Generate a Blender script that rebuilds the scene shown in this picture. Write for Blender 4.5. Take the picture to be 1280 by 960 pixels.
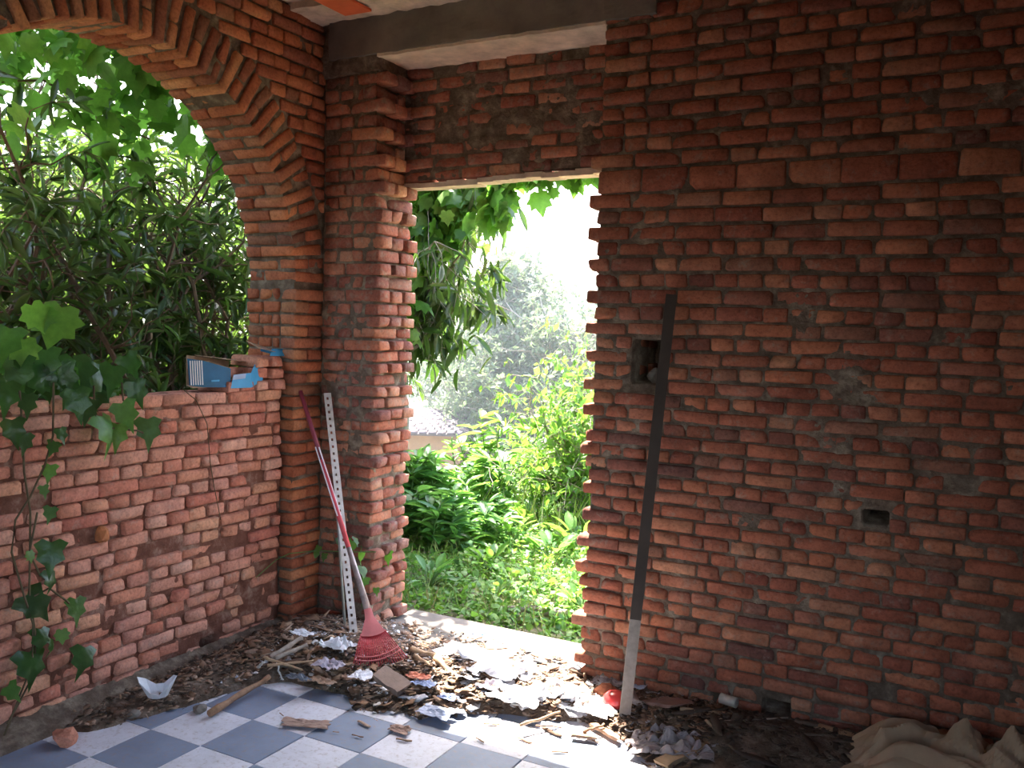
import bpy, math, random
import numpy as np
from mathutils import Vector, Matrix, noise
random.seed(7); rng = np.random.default_rng(7)
for o in list(bpy.data.objects): bpy.data.objects.remove(o)
SC = bpy.context.scene; COL = SC.collection
PI = math.pi
# ------------------------------------------------------------------ camera (eye 1.6 m above the floor, 3.6 deg down, 1.6 deg roll)
CAM_R = ((0.8803, -0.0546, 0.4713), (0.4734, 0.0427, -0.8798), (0.0279, 0.9976, 0.0634))
EYE = Vector((0, 0, 1.6)); FPX = 1134.0
cam_d = bpy.data.cameras.new('camera'); cam = bpy.data.objects.new('camera', cam_d); COL.objects.link(cam)
RM = Matrix(CAM_R); cam.matrix_world = Matrix.Translation(EYE) @ RM.to_4x4()
cam_d.sensor_width = 36; cam_d.lens = 36 * FPX / 1280; cam_d.clip_start = 0.02; cam_d.clip_end = 6000
SC.camera = cam
# ------------------------------------------------------------------ light
SUN_DIR = Vector((-0.545, 0.62, 0)).normalized() * math.cos(math.radians(57)) + Vector((0, 0, math.sin(math.radians(57))))
w = bpy.data.worlds.new('sky'); SC.world = w; w.use_nodes = True
nt = w.node_tree; bg = nt.nodes['Background']; sky = nt.nodes.new('ShaderNodeTexSky')
sky.sky_type = 'NISHITA'; sky.sun_disc = False; sky.sun_elevation = math.radians(57)
sky.sun_rotation = math.atan2(SUN_DIR.x, SUN_DIR.y); sky.air_density = 1.2; sky.dust_density = 3.0
nt.links.new(sky.outputs[0], bg.inputs[0]); bg.inputs[1].default_value = 0.30
sd = bpy.data.lights.new('sun', 'SUN'); sd.energy = 9.0; sd.angle = math.radians(0.6); sd.color = (1.0, 0.93, 0.82)
so = bpy.data.objects.new('sun', sd); COL.objects.link(so)
so.rotation_euler = SUN_DIR.to_track_quat('Z', 'Y').to_euler(); so.location = SUN_DIR * 20
SC.view_settings.view_transform = 'Standard'; SC.view_settings.look = 'None'
SC.view_settings.gamma = 1; SC.view_settings.use_curve_mapping = False
SC.view_settings.exposure = 2.35
# ------------------------------------------------------------------ measuring helpers: a photo pixel to a point on a plane
def ray(px, py): return (RM @ Vector((px - 640, 480 - py, -FPX))).normalized()
def on_floor(px, py, z=0.0): r = ray(px, py); return EYE + r * ((z - EYE.z) / r.z)
def on_y(px, py, y): r = ray(px, py); return EYE + r * (y / r.y)
def on_x(px, py, x): r = ray(px, py); return EYE + r * (x / r.x)
def proj(p):
    v = RM.transposed() @ (Vector(p) - EYE)
    if v.z > -0.05: return None
    return (640 - v.x / v.z * FPX, 480 + v.y / v.z * FPX, -v.z)
# ------------------------------------------------------------------ materials
def mat(name):
    m = bpy.data.materials.new(name); m.use_nodes = True
    return m, m.node_tree, m.node_tree.nodes['Principled BSDF']
def N(nt, kind, **kw):
    n = nt.nodes.new(kind)
    for k, v in kw.items():
        if k.startswith('i_'):
            key = k[2:]; key = int(key) if key.isdigit() else key.replace('_', ' ')
            n.inputs[key].default_value = v
        else: setattr(n, k, v)
    return n
def ramp(nt, src, stops):
    r = nt.nodes.new('ShaderNodeValToRGB'); e = r.color_ramp.elements
    while len(e) < len(stops): e.new(0.5)
    for el, (p, c) in zip(e, stops): el.position = p; el.color = (c[0], c[1], c[2], 1) if len(c) == 3 else c
    nt.links.new(src, r.inputs[0]); return r
def mixc(nt, fac, a, b, mode='MIX'):
    m = nt.nodes.new('ShaderNodeMix'); m.data_type = 'RGBA'; m.blend_type = mode
    for s, v in ((m.inputs[0], fac), (m.inputs[6], a), (m.inputs[7], b)):
        if hasattr(v, 'is_output'): nt.links.new(v, s)
        elif isinstance(v, (int, float)): s.default_value = v
        else: s.default_value = (*v, 1)
    return m.outputs[2]
def bump(nt, b, h, strength=0.5, dist=0.01):
    n = nt.nodes.new('ShaderNodeBump'); n.inputs['Strength'].default_value = strength; n.inputs['Distance'].default_value = dist
    nt.links.new(h, n.inputs['Height']); nt.links.new(n.outputs[0], b.inputs['Normal'])
def tone(nt):       # one random number per piece: per object, or stored in the joined mesh
    a = N(nt, 'ShaderNodeAttribute', attribute_name='tone'); oi = N(nt, 'ShaderNodeObjectInfo')
    s = N(nt, 'ShaderNodeMath', operation='ADD'); nt.links.new(a.outputs['Fac'], s.inputs[0]); nt.links.new(oi.outputs['Random'], s.inputs[1])
    f = N(nt, 'ShaderNodeMath', operation='FRACT'); nt.links.new(s.outputs[0], f.inputs[0]); return f.outputs[0]
def world_noise(nt, scale, detail=4, rough=0.6):
    g = N(nt, 'ShaderNodeNewGeometry'); n = N(nt, 'ShaderNodeTexNoise'); n.inputs['Scale'].default_value = scale
    n.inputs['Detail'].default_value = detail; n.inputs['Roughness'].default_value = rough
    nt.links.new(g.outputs['Position'], n.inputs['Vector']); return n.outputs[0]
def brick_mat(name, cols, stain=(0.30, 0.25, 0.20), lo=0.55, hi=0.75):
    m, nt, b = mat(name); t = tone(nt)
    c = ramp(nt, t, [(i / (len(cols) - 1), k) for i, k in enumerate(cols)])
    n1 = world_noise(nt, 9, 5, 0.7); n2 = world_noise(nt, 70, 4, 0.7); n3 = world_noise(nt, 22, 6, 0.75)
    v = ramp(nt, n2, [(0.25, (0.55, 0.5, 0.5)), (0.5, (0.95, 0.95, 0.95)), (0.8, (1.25, 1.2, 1.15))])
    c2 = mixc(nt, 1.0, c.outputs[0], v.outputs[0], 'MULTIPLY')
    f = ramp(nt, n3, [(lo, (0, 0, 0)), (hi, (0.8, 0.8, 0.8))])
    c3 = mixc(nt, f.outputs[0], c2, stain)
    v2 = ramp(nt, n1, [(0.3, (0.7, 0.66, 0.66)), (0.65, (1.1, 1.1, 1.1))])
    c4 = mixc(nt, 1.0, c3, v2.outputs[0], 'MULTIPLY')
    nt.links.new(c4, b.inputs['Base Color']); b.inputs['Roughness'].default_value = 0.93
    b.inputs['Specular IOR Level'].default_value = 0.25
    bump(nt, b, n2, 0.6, 0.006); return m
M = {}
RED = [(0.26, 0.078, 0.050), (0.34, 0.110, 0.066), (0.40, 0.135, 0.078), (0.31, 0.100, 0.064), (0.46, 0.18, 0.10), (0.37, 0.14, 0.09), (0.22, 0.08, 0.06), (0.44, 0.15, 0.08), (0.48, 0.22, 0.13), (0.17, 0.072, 0.058)]
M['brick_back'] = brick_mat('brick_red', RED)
M['brick_pier'] = brick_mat('brick_dark_red', [(c[0] * 1.05, c[1] * 1.1, c[2] * 1.2) for c in RED], lo=0.5, hi=0.72)
M['brick_arch'] = brick_mat('brick_orange', [(c[0] * 1.15, c[1] * 1.15, c[2] * 1.0) for c in RED], lo=0.6, hi=0.8)
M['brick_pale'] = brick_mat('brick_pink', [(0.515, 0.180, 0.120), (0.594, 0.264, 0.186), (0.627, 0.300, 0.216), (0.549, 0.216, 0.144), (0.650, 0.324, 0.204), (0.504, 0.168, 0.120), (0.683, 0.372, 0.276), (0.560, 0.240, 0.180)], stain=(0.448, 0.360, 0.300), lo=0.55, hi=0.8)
def plain(name, c, rough=0.8, nscale=12, amp=0.25, metal=0, b_s=0.3, spec=0.4, b_scale=60, b_d=0.004):
    m, nt, b = mat(name); n1 = world_noise(nt, nscale, 5, 0.65)
    r = ramp(nt, n1, [(0.3, tuple(x * (1 - amp) for x in c)), (0.7, tuple(min(1, x * (1 + amp)) for x in c))])
    nt.links.new(r.outputs[0], b.inputs['Base Color']); b.inputs['Roughness'].default_value = rough
    b.inputs['Metallic'].default_value = metal; b.inputs['Specular IOR Level'].default_value = spec
    bump(nt, b, world_noise(nt, b_scale, 4, 0.6), b_s, b_d); return m
def mortar_mat(name, a, b_, c):
    m, nt, b = mat(name); n1 = world_noise(nt, 14, 6, 0.7)
    r = ramp(nt, n1, [(0.3, a), (0.5, b_), (0.68, c)])
    nt.links.new(r.outputs[0], b.inputs['Base Color']); b.inputs['Roughness'].default_value = 0.97; b.inputs['Specular IOR Level'].default_value = 0.1
    bump(nt, b, world_noise(nt, 90, 5, 0.7), 0.9, 0.01); return m
M['mortar'] = mortar_mat('old_mortar', (0.10, 0.07, 0.05), (0.17, 0.125, 0.095), (0.32, 0.26, 0.20))
M['mortar_red'] = mortar_mat('brick_dust_mortar', (0.13, 0.05, 0.035), (0.20, 0.085, 0.06), (0.36, 0.22, 0.17))
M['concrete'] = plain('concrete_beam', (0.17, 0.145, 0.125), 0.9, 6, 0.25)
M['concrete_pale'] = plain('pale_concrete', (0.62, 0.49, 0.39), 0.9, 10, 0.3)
M['clay_tile'] = plain('orange_hollow_tile', (0.62, 0.13, 0.05), 0.8, 8, 0.15)
# ------------------------------------------------------------------ mesh helpers
def link(name, me, material=None, parent=None):
    o = bpy.data.objects.new(name, me); COL.objects.link(o)
    if material is not None and not me.materials: me.materials.append(material)
    if parent is not None: o.parent = parent
    return o
def tag(o, label=None, cat=None, group=None, kind=None):
    if label: o['label'] = label
    if cat: o['category'] = cat
    if group: o['group'] = group
    if kind: o['kind'] = kind
    return o
def fast_mesh(name, V, F, tone_v=None):
    """V (n,3); F (m,k) with -1 padding for smaller faces"""
    V = np.asarray(V, np.float32); F = np.asarray(F, np.int32)
    me = bpy.data.meshes.new(name); me.vertices.add(len(V)); me.vertices.foreach_set('co', V.ravel())
    cnt = (F >= 0).sum(1); flat = F[F >= 0]
    me.loops.add(len(flat)); me.loops.foreach_set('vertex_index', flat)
    st = np.zeros(len(F), np.int32); st[1:] = np.cumsum(cnt)[:-1]
    me.polygons.add(len(F)); me.polygons.foreach_set('loop_start', st); me.polygons.foreach_set('loop_total', cnt.astype(np.int32))
    me.update(calc_edges=True); me.validate()
    if tone_v is not None:
        a = me.attributes.new('tone', 'FLOAT', 'POINT'); a.data.foreach_set('value', np.asarray(tone_v, np.float32))
    return me
def pad(F, k=4):
    out = -np.ones((len(F), k), np.int32)
    for i, f in enumerate(F): out[i, :len(f)] = f
    return out
def join_instances(name, tmpls, mats, material, parent=None, tones=None):
    """mats: list of (template index, 3x3 array, position)"""
    Vs, Fs, Ts, off = [], [], [], 0
    byt = {}
    for i, (t, R, p) in enumerate(mats): byt.setdefault(t, []).append(i)
    for t, idx in byt.items():
        V, F = tmpls[t]; V = np.asarray(V); F = np.asarray(F)
        Rm = np.array([mats[i][1] for i in idx]); P = np.array([mats[i][2] for i in idx])
        W = np.einsum('nij,vj->nvi', Rm, V) + P[:, None, :]
        n, v = len(idx), len(V)
        FF = np.where(F[None] >= 0, F[None] + (np.arange(n) * v)[:, None, None] + off, -1).reshape(-1, F.shape[1])
        if FF.shape[1] < 4: FF = np.pad(FF, ((0, 0), (0, 4 - FF.shape[1])), constant_values=-1)
        Vs.append(W.reshape(-1, 3)); Fs.append(FF); off += n * v
        Ts.append(np.repeat(rng.random(n) if tones is None else np.array([tones[i] for i in idx]), v))
    me = fast_mesh(name, np.concatenate(Vs), np.concatenate(Fs), np.concatenate(Ts))
    return link(name, me, material, parent)
class MB:
    def __init__(s): s.V = []; s.F = []
    def add(s, V, F):
        o = len(s.V); s.V += [tuple(v) for v in V]; s.F += [tuple(i + o for i in f) for f in F]; return s
    def box(s, c, d, R=None):
        P = [Vector((x * d[0] / 2, y * d[1] / 2, z * d[2] / 2)) for x in (-1, 1) for y in (-1, 1) for z in (-1, 1)]
        if R is not None: P = [R @ p for p in P]
        return s.add([Vector(c) + p for p in P], [(0, 1, 3, 2), (4, 6, 7, 5), (0, 4, 5, 1), (2, 3, 7, 6), (0, 2, 6, 4), (1, 5, 7, 3)])
    def tube(s, pts, rad, n=6, cap=True):
        pts = [Vector(p) for p in pts]; base = len(s.V); rings = []
        if not hasattr(rad, '__len__'): rad = [rad] * len(pts)
        up = Vector((0.13, 0.21, 0.97))
        for i, p in enumerate(pts):
            d = (pts[min(i + 1, len(pts) - 1)] - pts[max(i - 1, 0)]).normalized()
            a = d.cross(up);
            if a.length < 1e-3: a = d.cross(Vector((1, 0, 0)))
            a.normalize(); b = d.cross(a)
            rings.append([p + (a * math.cos(2 * PI * k / n) + b * math.sin(2 * PI * k / n)) * rad[i] for k in range(n)])
        V = [v for r in rings for v in r]; F = []
        for i in range(len(pts) - 1):
            for k in range(n): F.append((i * n + k, i * n + (k + 1) % n, (i + 1) * n + (k + 1) % n, (i + 1) * n + k))
        if cap: F.append(tuple(range(n))[::-1]); F.append(tuple((len(pts) - 1) * n + k for k in range(n)))
        return s.add(V, F)
    def lathe(s, c, prof, n=24, R=None):
        V = []; F = []
        for r, z in prof:
            for k in range(n):
                v = Vector((r * math.cos(2 * PI * k / n), r * math.sin(2 * PI * k / n), z))
                V.append(Vector(c) + (R @ v if R is not None else v))
        for i in range(len(prof) - 1):
            for k in range(n): F.append((i * n + k, i * n + (k + 1) % n, (i + 1) * n + (k + 1) % n, (i + 1) * n + k))
        return s.add(V, F)
    def build(s, name, material=None, parent=None, smooth=False, solid=0.0):
        me = bpy.data.meshes.new(name); me.from_pydata(s.V, [], s.F); me.update()
        if smooth: me.polygons.foreach_set('use_smooth', [True] * len(me.polygons))
        o = link(name, me, material, parent)
        if solid:
            md = o.modifiers.new('thickness', 'SOLIDIFY'); md.thickness = solid; md.offset = 0
        return o
def empty(name, loc=(0, 0, 0)):
    o = bpy.data.objects.new(name, None); COL.objects.link(o); o.location = loc; o.empty_display_size = 0.1; return o
def root_mesh_empty(name, label, cat, group=None):
    return tag(empty(name), label, cat, group)
def nz(x, y, z, s=1.0): return noise.noise(Vector((x * s, y * s, z * s)))
# ------------------------------------------------------------------ bricks
TM = {}
def brick_template(L, D, H):
    key = (round(L, 2), round(D, 2), round(H, 3))
    if key not in TM:
        L2 = []
        for v in range(6):
            ch = [0.004 + 0.006 * rng.random() ** 2 + (0.012 if rng.random() < 0.12 else 0) for _ in range(8)]
            h = (L / 2, D / 2, H / 2); V = []; S = [(x, y, z) for x in (-1, 1) for y in (-1, 1) for z in (-1, 1)]
            for ci, s in enumerate(S):
                j = rng.normal(0, 0.0016, 3)
                for a in range(3):
                    V.append([s[e] * (h[e] - (0 if e == a else min(ch[ci], H * 0.3))) + j[e] + rng.normal(0, 0.0006) for e in range(3)])
            def vi(s, a): return S.index(tuple(s)) * 3 + a
            F = []
            for a in range(3):
                b, c = [e for e in range(3) if e != a]
                for sg in (-1, 1):
                    q = []
                    for sb, sc_ in ((-1, -1), (1, -1), (1, 1), (-1, 1)):
                        s = [0, 0, 0]; s[a] = sg; s[b] = sb; s[c] = sc_; q.append(vi(s, a))
                    F.append(q)
                for sb in (-1, 1):
                    for sc_ in (-1, 1):
                        s0 = [0, 0, 0]; s0[a] = -1; s0[b] = sb; s0[c] = sc_; s1 = list(s0); s1[a] = 1
                        F.append([vi(s0, b), vi(s1, b), vi(s1, c), vi(s0, c)])
            for s in S: F.append([vi(s, 0), vi(s, 1), vi(s, 2)])
            VA = np.array(V)
            for f in F:
                p = VA[f]; nn = np.cross(p[1] - p[0], p[2] - p[0])
                if nn @ p.mean(0) < 0: f.reverse()
            L2.append((VA, pad(F)))
        TM[key] = [L2, [None] * 6]
    return key
class Wall:
    """collects bricks; the 300 that show largest become parts named brick, the rest one joined part"""
    def __init__(s, root, material): s.root = root; s.mat = material; s.B = []
    def brick(s, c, u, n, L, D, H, jit=1.0, tilt=0.0, rad=None):
        """c centre; u long axis, n depth axis (Vectors)"""
        u = u.normalized(); n = n.normalized(); z = u.cross(n)
        R = Matrix((u, n, z)).transposed()
        R = R @ Matrix.Rotation(random.gauss(0, 0.008) * jit + tilt, 3, 'Y') @ Matrix.Rotation(random.gauss(0, 0.018) * jit, 3, 'Z') @ Matrix.Rotation(random.gauss(0, 0.012) * jit, 3, 'X')
        s.B.append((Vector(c) + n * random.gauss(0, 0.0035) * jit, R, L, D, H))
    def finish(s, limit=300):
        def show(b):
            p = proj(b[0])
            if p is None or not (-40 < p[0] < 1320 and -40 < p[1] < 1000): return -1
            return b[2] * b[4] / p[2] ** 2
        s.B.sort(key=show, reverse=True); rest = []
        for i, (c, R, L, D, H) in enumerate(s.B):
            key = brick_template(L, D, H); k = random.randrange(6); T = TM[key]
            sc = Matrix.Diagonal((L / key[0], D / key[1], H / key[2])) if True else None
            if i < limit and show(s.B[i]) > 0:
                if T[1][k] is None: T[1][k] = {}
                if s.mat.name not in T[1][k]:
                    me = fast_mesh('brick', *T[0][k]); me.materials.append(s.mat); T[1][k][s.mat.name] = me
                o = bpy.data.objects.new('brick', T[1][k][s.mat.name]); COL.objects.link(o); o.parent = s.root
                o.matrix_local = Matrix.Translation(c) @ (R @ sc).to_4x4()
            else:
                rest.append(((key, k), np.array(R @ sc), np.array(c)))
        if rest:
            tm = {}
            for t, _, _ in rest: tm[t] = TM[t[0]][0][t[1]]
            o = join_instances('brick_field', tm, rest, s.mat, s.root); tag(o, kind='stuff')
X_, Y_, Z_ = Vector((1, 0, 0)), Vector((0, 1, 0)), Vector((0, 0, 1))
def split_row(a, b, pitches, start=0.0):
    out = []; x = a + start
    while x < b - 0.03:
        p = pitches(); e = min(x + p, b)
        if b - e < 0.04: e = b
        out.append((x, e)); x = e
    return out
def sheet(name, fn, nu, nv, material, parent, kind=None):
    V = [fn(i / nu, j / nv) for j in range(nv + 1) for i in range(nu + 1)]
    F = [(j * (nu + 1) + i, j * (nu + 1) + i + 1, (j + 1) * (nu + 1) + i + 1, (j + 1) * (nu + 1) + i) for j in range(nv) for i in range(nu)]
    me = fast_mesh(name, V, F); o = link(name, me, material, parent)
    if kind: o['kind'] = kind
    return o
# ------------------------------------------------------------------ the shell
YB = 3.75; XA = -3.17; XP = -3.24; TOP = 3.12
XR = 1.25       # right end of the room, out of frame
HOLES = [(-1.418, -1.293, 1.372, 1.556), (-0.435, -0.345, 0.866, 0.925), (-0.785, -0.68, 0.03, 0.085)]
def in_hole(x0, x1, z0, z1):
    for a, b, c, d in HOLES:
        if x1 > a + 0.004 and x0 < b - 0.004 and z1 > c + 0.01 and z0 < d - 0.01: return (a, b)
    return None
def struct(name):
    return tag(empty(name), kind='structure')
def edge_u(z, row):                     # ragged toothed edge of the doorway, right side
    e = -1.605 - 0.02 * max(0, 1 - z / 1.0)
    if z > 1.2: return e - (0.045 if row % 2 == 0 else 0.0) + random.uniform(-.004, .004)
    return e + random.choice((-0.05, 0.0, 0.012, -0.025))
def big_wall():
    root = struct('wall_back'); W = Wall(root, M['brick_back'])
    z = 0.0; row = 0; courses = []
    while z < 1.63: courses.append((z, 0.0605, 'n')); z += 0.0605
    k = (2.193 - z) / 8
    for i in range(8): courses.append((z, k, 'n')); z += k
    courses.append((z, 0.110, 'band')); z += 0.110
    while z < TOP: courses.append((z, 0.0685, 'n')); z += 0.0685
    for row, (z0, h, kind) in enumerate(courses):
        if kind == 'band': P = lambda: 0.205 + random.uniform(-.006, .006)
        elif row % 2 == 0: P = lambda: 0.204 + random.uniform(-.008, .01) if random.random() < 0.8 else 0.11
        else: P = lambda: 0.107 + random.uniform(-.006, .008) if random.random() < 0.9 else 0.2
        a = edge_u(z0, row)
        if z0 > 2.33: a = -1.60
        H = h - random.uniform(0.010, 0.013) - (0.003 if z0 > 1.6 else 0)
        sag = lambda x, r=row: 0.006 * math.sin(x * 2.1 + r * 0.37)
        for (u0, u1) in split_row(a, XR, P):
            L = u1 - u0 - random.uniform(0.008, 0.014) - (0.004 if random.random() < 0.2 else 0)
            hh = in_hole(u0, u1, z0, z0 + h)
            segs = [(u0, u1)]
            if hh: segs = [(u0, hh[0] - 0.002), (hh[1] + 0.002, u1)]
            for s0, s1 in segs:
                if s1 - s0 < 0.035: continue
                L = s1 - s0 - 0.011
                if random.random() < 0.012 and s0 > -1.3: continue
                c = Vector(((s0 + s1) / 2, YB + 0.045, z0 + h / 2 + sag(s0) * min(1, z0)))
                W.brick(c, X_, Y_, L, 0.09, H, 1.0)
        if row % 1 == 0 and z0 < TOP:         # bricks of the reveal behind the face
            for yc, D in ((YB + 0.145, 0.09), (YB + 0.245, 0.09), (YB + 0.31, 0.03)):
                W.brick(Vector((a + 0.10 + random.uniform(0, .02), yc, z0 + h / 2)), X_, Y_, 0.19, D, H)
    W.finish()
    holes = HOLES
    nx, nzz = 170, 150
    def f(i, j):
        x = -1.595 + i * (XR + 1.595); z = -0.05 + j * (TOP + 0.1)
        n = 0.5 * nz(x, 0, z, 9) + 0.35 * nz(x, 5, z, 27) + 0.25 * nz(x, 9, z, 60)
        big = max(0, nz(x, 20, z, 2.6) - 0.22) * 0.022
        d = 0.0125 - n * 0.018 - big
        y = YB + max(-0.006, d)
        for a, b, c, e in holes:
            if a < x < b and c < z < e: y = YB + 0.285
        return (x, y, z)
    sheet('mortar', f, nx * 2, nzz * 2, M['mortar'], root)
    b = MB().box(((-1.58 + XR) / 2, YB + 0.315, 1.55), (XR + 1.58, 0.045, 3.2)); b.build('wall_core', M['mortar'], root)
big_wall()
# stone lying in the big hole
def rock(name, c, r, material, label=None, cat=None, parent=None, sub=2, seed=0, sq=(1, 1, 1)):
    import bmesh
    bm = bmesh.new(); bmesh.ops.create_icosphere(bm, subdivisions=sub, radius=1)
    for v in bm.verts:
        p = v.co; k = 1 + 0.35 * noise.noise(p * 1.3 + Vector((seed, 0, 0))) + 0.12 * noise.noise(p * 4 + Vector((seed, 3, 0)))
        v.co = Vector((p.x * r * k * sq[0], p.y * r * k * sq[1], p.z * r * k * sq[2]))
    me = bpy.data.meshes.new(name); bm.to_mesh(me); bm.free()
    o = link(name, me, material, parent); o.location = c
    if label: tag(o, label, cat)
    return o
# ------------------------------------------------------------------ pier left of the doorway, with its reveal
def pier():
    root = struct('wall_back_pier'); W = Wall(root, M['brick_pier'])
    x0, x1, y0, y1 = XA, -2.80, YB + 0.01, YB + 0.335
    z = 0; row = 0
    while z < 2.93:
        h = 0.0605 if z < 1.63 else 0.0685
        out = 0.014 if row % 2 == 0 else -0.010
        if z > 2.33: out = 0.03 if row % 2 == 0 else -0.03
        if z < 0.75: out += random.uniform(-.03, .01)
        xe = x1 + out + random.uniform(-.006, .006); H = h - 0.0115
        if row % 2 == 0:
            for yc in (0.05, 0.158, 0.27):
                xx = [x0, x0 + 0.17 + random.uniform(-.03, .03), xe + random.uniform(-.012, .012)]
                for a, b in zip(xx, xx[1:]):
                    W.brick(Vector(((a + b) / 2, y0 + yc, z + h / 2)), X_, Y_, b - a - 0.011, 0.096, H, 1.3)
        else:
            xs = [x0, x0 + 0.10, x0 + 0.195, xe - 0.095, xe]
            cut = 0.2 if random.random() < 0.6 else 0.11
            for a, b in zip(xs, xs[1:]):
                jx = random.uniform(-.01, .01) if b == xe else 0
                for c, d in ((0, cut), (cut, 0.325)):
                    W.brick(Vector(((a + b) / 2 + jx, y0 + (c + d) / 2, z + h / 2)), -Y_, X_, d - c - 0.011, b - a - 0.009, H, 1.3)
        z += h; row += 1
    W.finish()
    def f(i, j):
        t = i; z = j * 2.94
        if t < 0.5: x = x0 + t * 2 * (x1 - x0 - 0.038); y = y0 + 0.012; nn = (0, -1)
        else: x = x1 - 0.038; y = y0 + 0.012 + (t - 0.5) * 2 * (y1 - y0 - 0.03); nn = (1, 0)
        d = 0.012 * (nz(x, y, z, 11) + 0.6 * nz(x, y, z, 33))
        if z > 2.33 and t > 0.5: d -= 0.02
        return (x + nn[0] * d, y + nn[1] * d, z)
    sheet('mortar', f, 80, 200, M['mortar'], root)
    MB().box(((x0 + x1) / 2 - 0.13, (y0 + y1) / 2 + 0.01, 1.47), (0.5, 0.27, 2.94)).build('wall_core', M['mortar'], root)
pier()
# ------------------------------------------------------------------ thin brick infill above the doorway
def lintel():
    root = struct('wall_above_door'); W = Wall(root, M['brick_pier'])
    yf = YB + 0.25; z0 = 2.335; row = 0; z = z0
    while z < 2.93:
        h = 0.0665
        P = (lambda: 0.2 + random.uniform(-.02, .015)) if row % 2 else (lambda: 0.17 + random.uniform(-.06, .03))
        for u0, u1 in split_row(-2.83, -1.56, P):
            if random.random() < 0.03: continue
            up = 0.03 * (u0 + 2.83) / 1.27 * (1 if row == 0 else 0.5)
            W.brick(Vector(((u0 + u1) / 2, yf + 0.045, z + h / 2 + up)), X_, Y_, u1 - u0 - 0.013, 0.085, h - 0.014, 1.8)
        z += h; row += 1
    W.finish()
    def f(i, j):
        x = -2.83 + i * 1.27; z = 2.345 + 0.03 * i + j * 0.6
        return (x, yf + 0.008 - 0.012 * (nz(x, 2, z, 12) + 0.7 * nz(x, 7, z, 35)), z)
    sheet('mortar', f, 100, 50, M['mortar'], root)
    MB().box((-2.195, yf + 0.05, 2.65), (1.27, 0.06, 0.57)).build('wall_core', M['mortar'], root)
    b = MB()
    for i in range(14):
        x = -2.83 + 1.27 * (i + 0.5) / 14
        b.box((x, yf + 0.05, 2.335 + 0.03 * i / 14 - 0.012 + random.uniform(-.006, .006)), (1.27 / 14 + 0.004, 0.095, 0.022 + random.uniform(0, .01)))
    b.build('mortar_soffit', M['concrete_pale'], root)
lintel()
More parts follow.
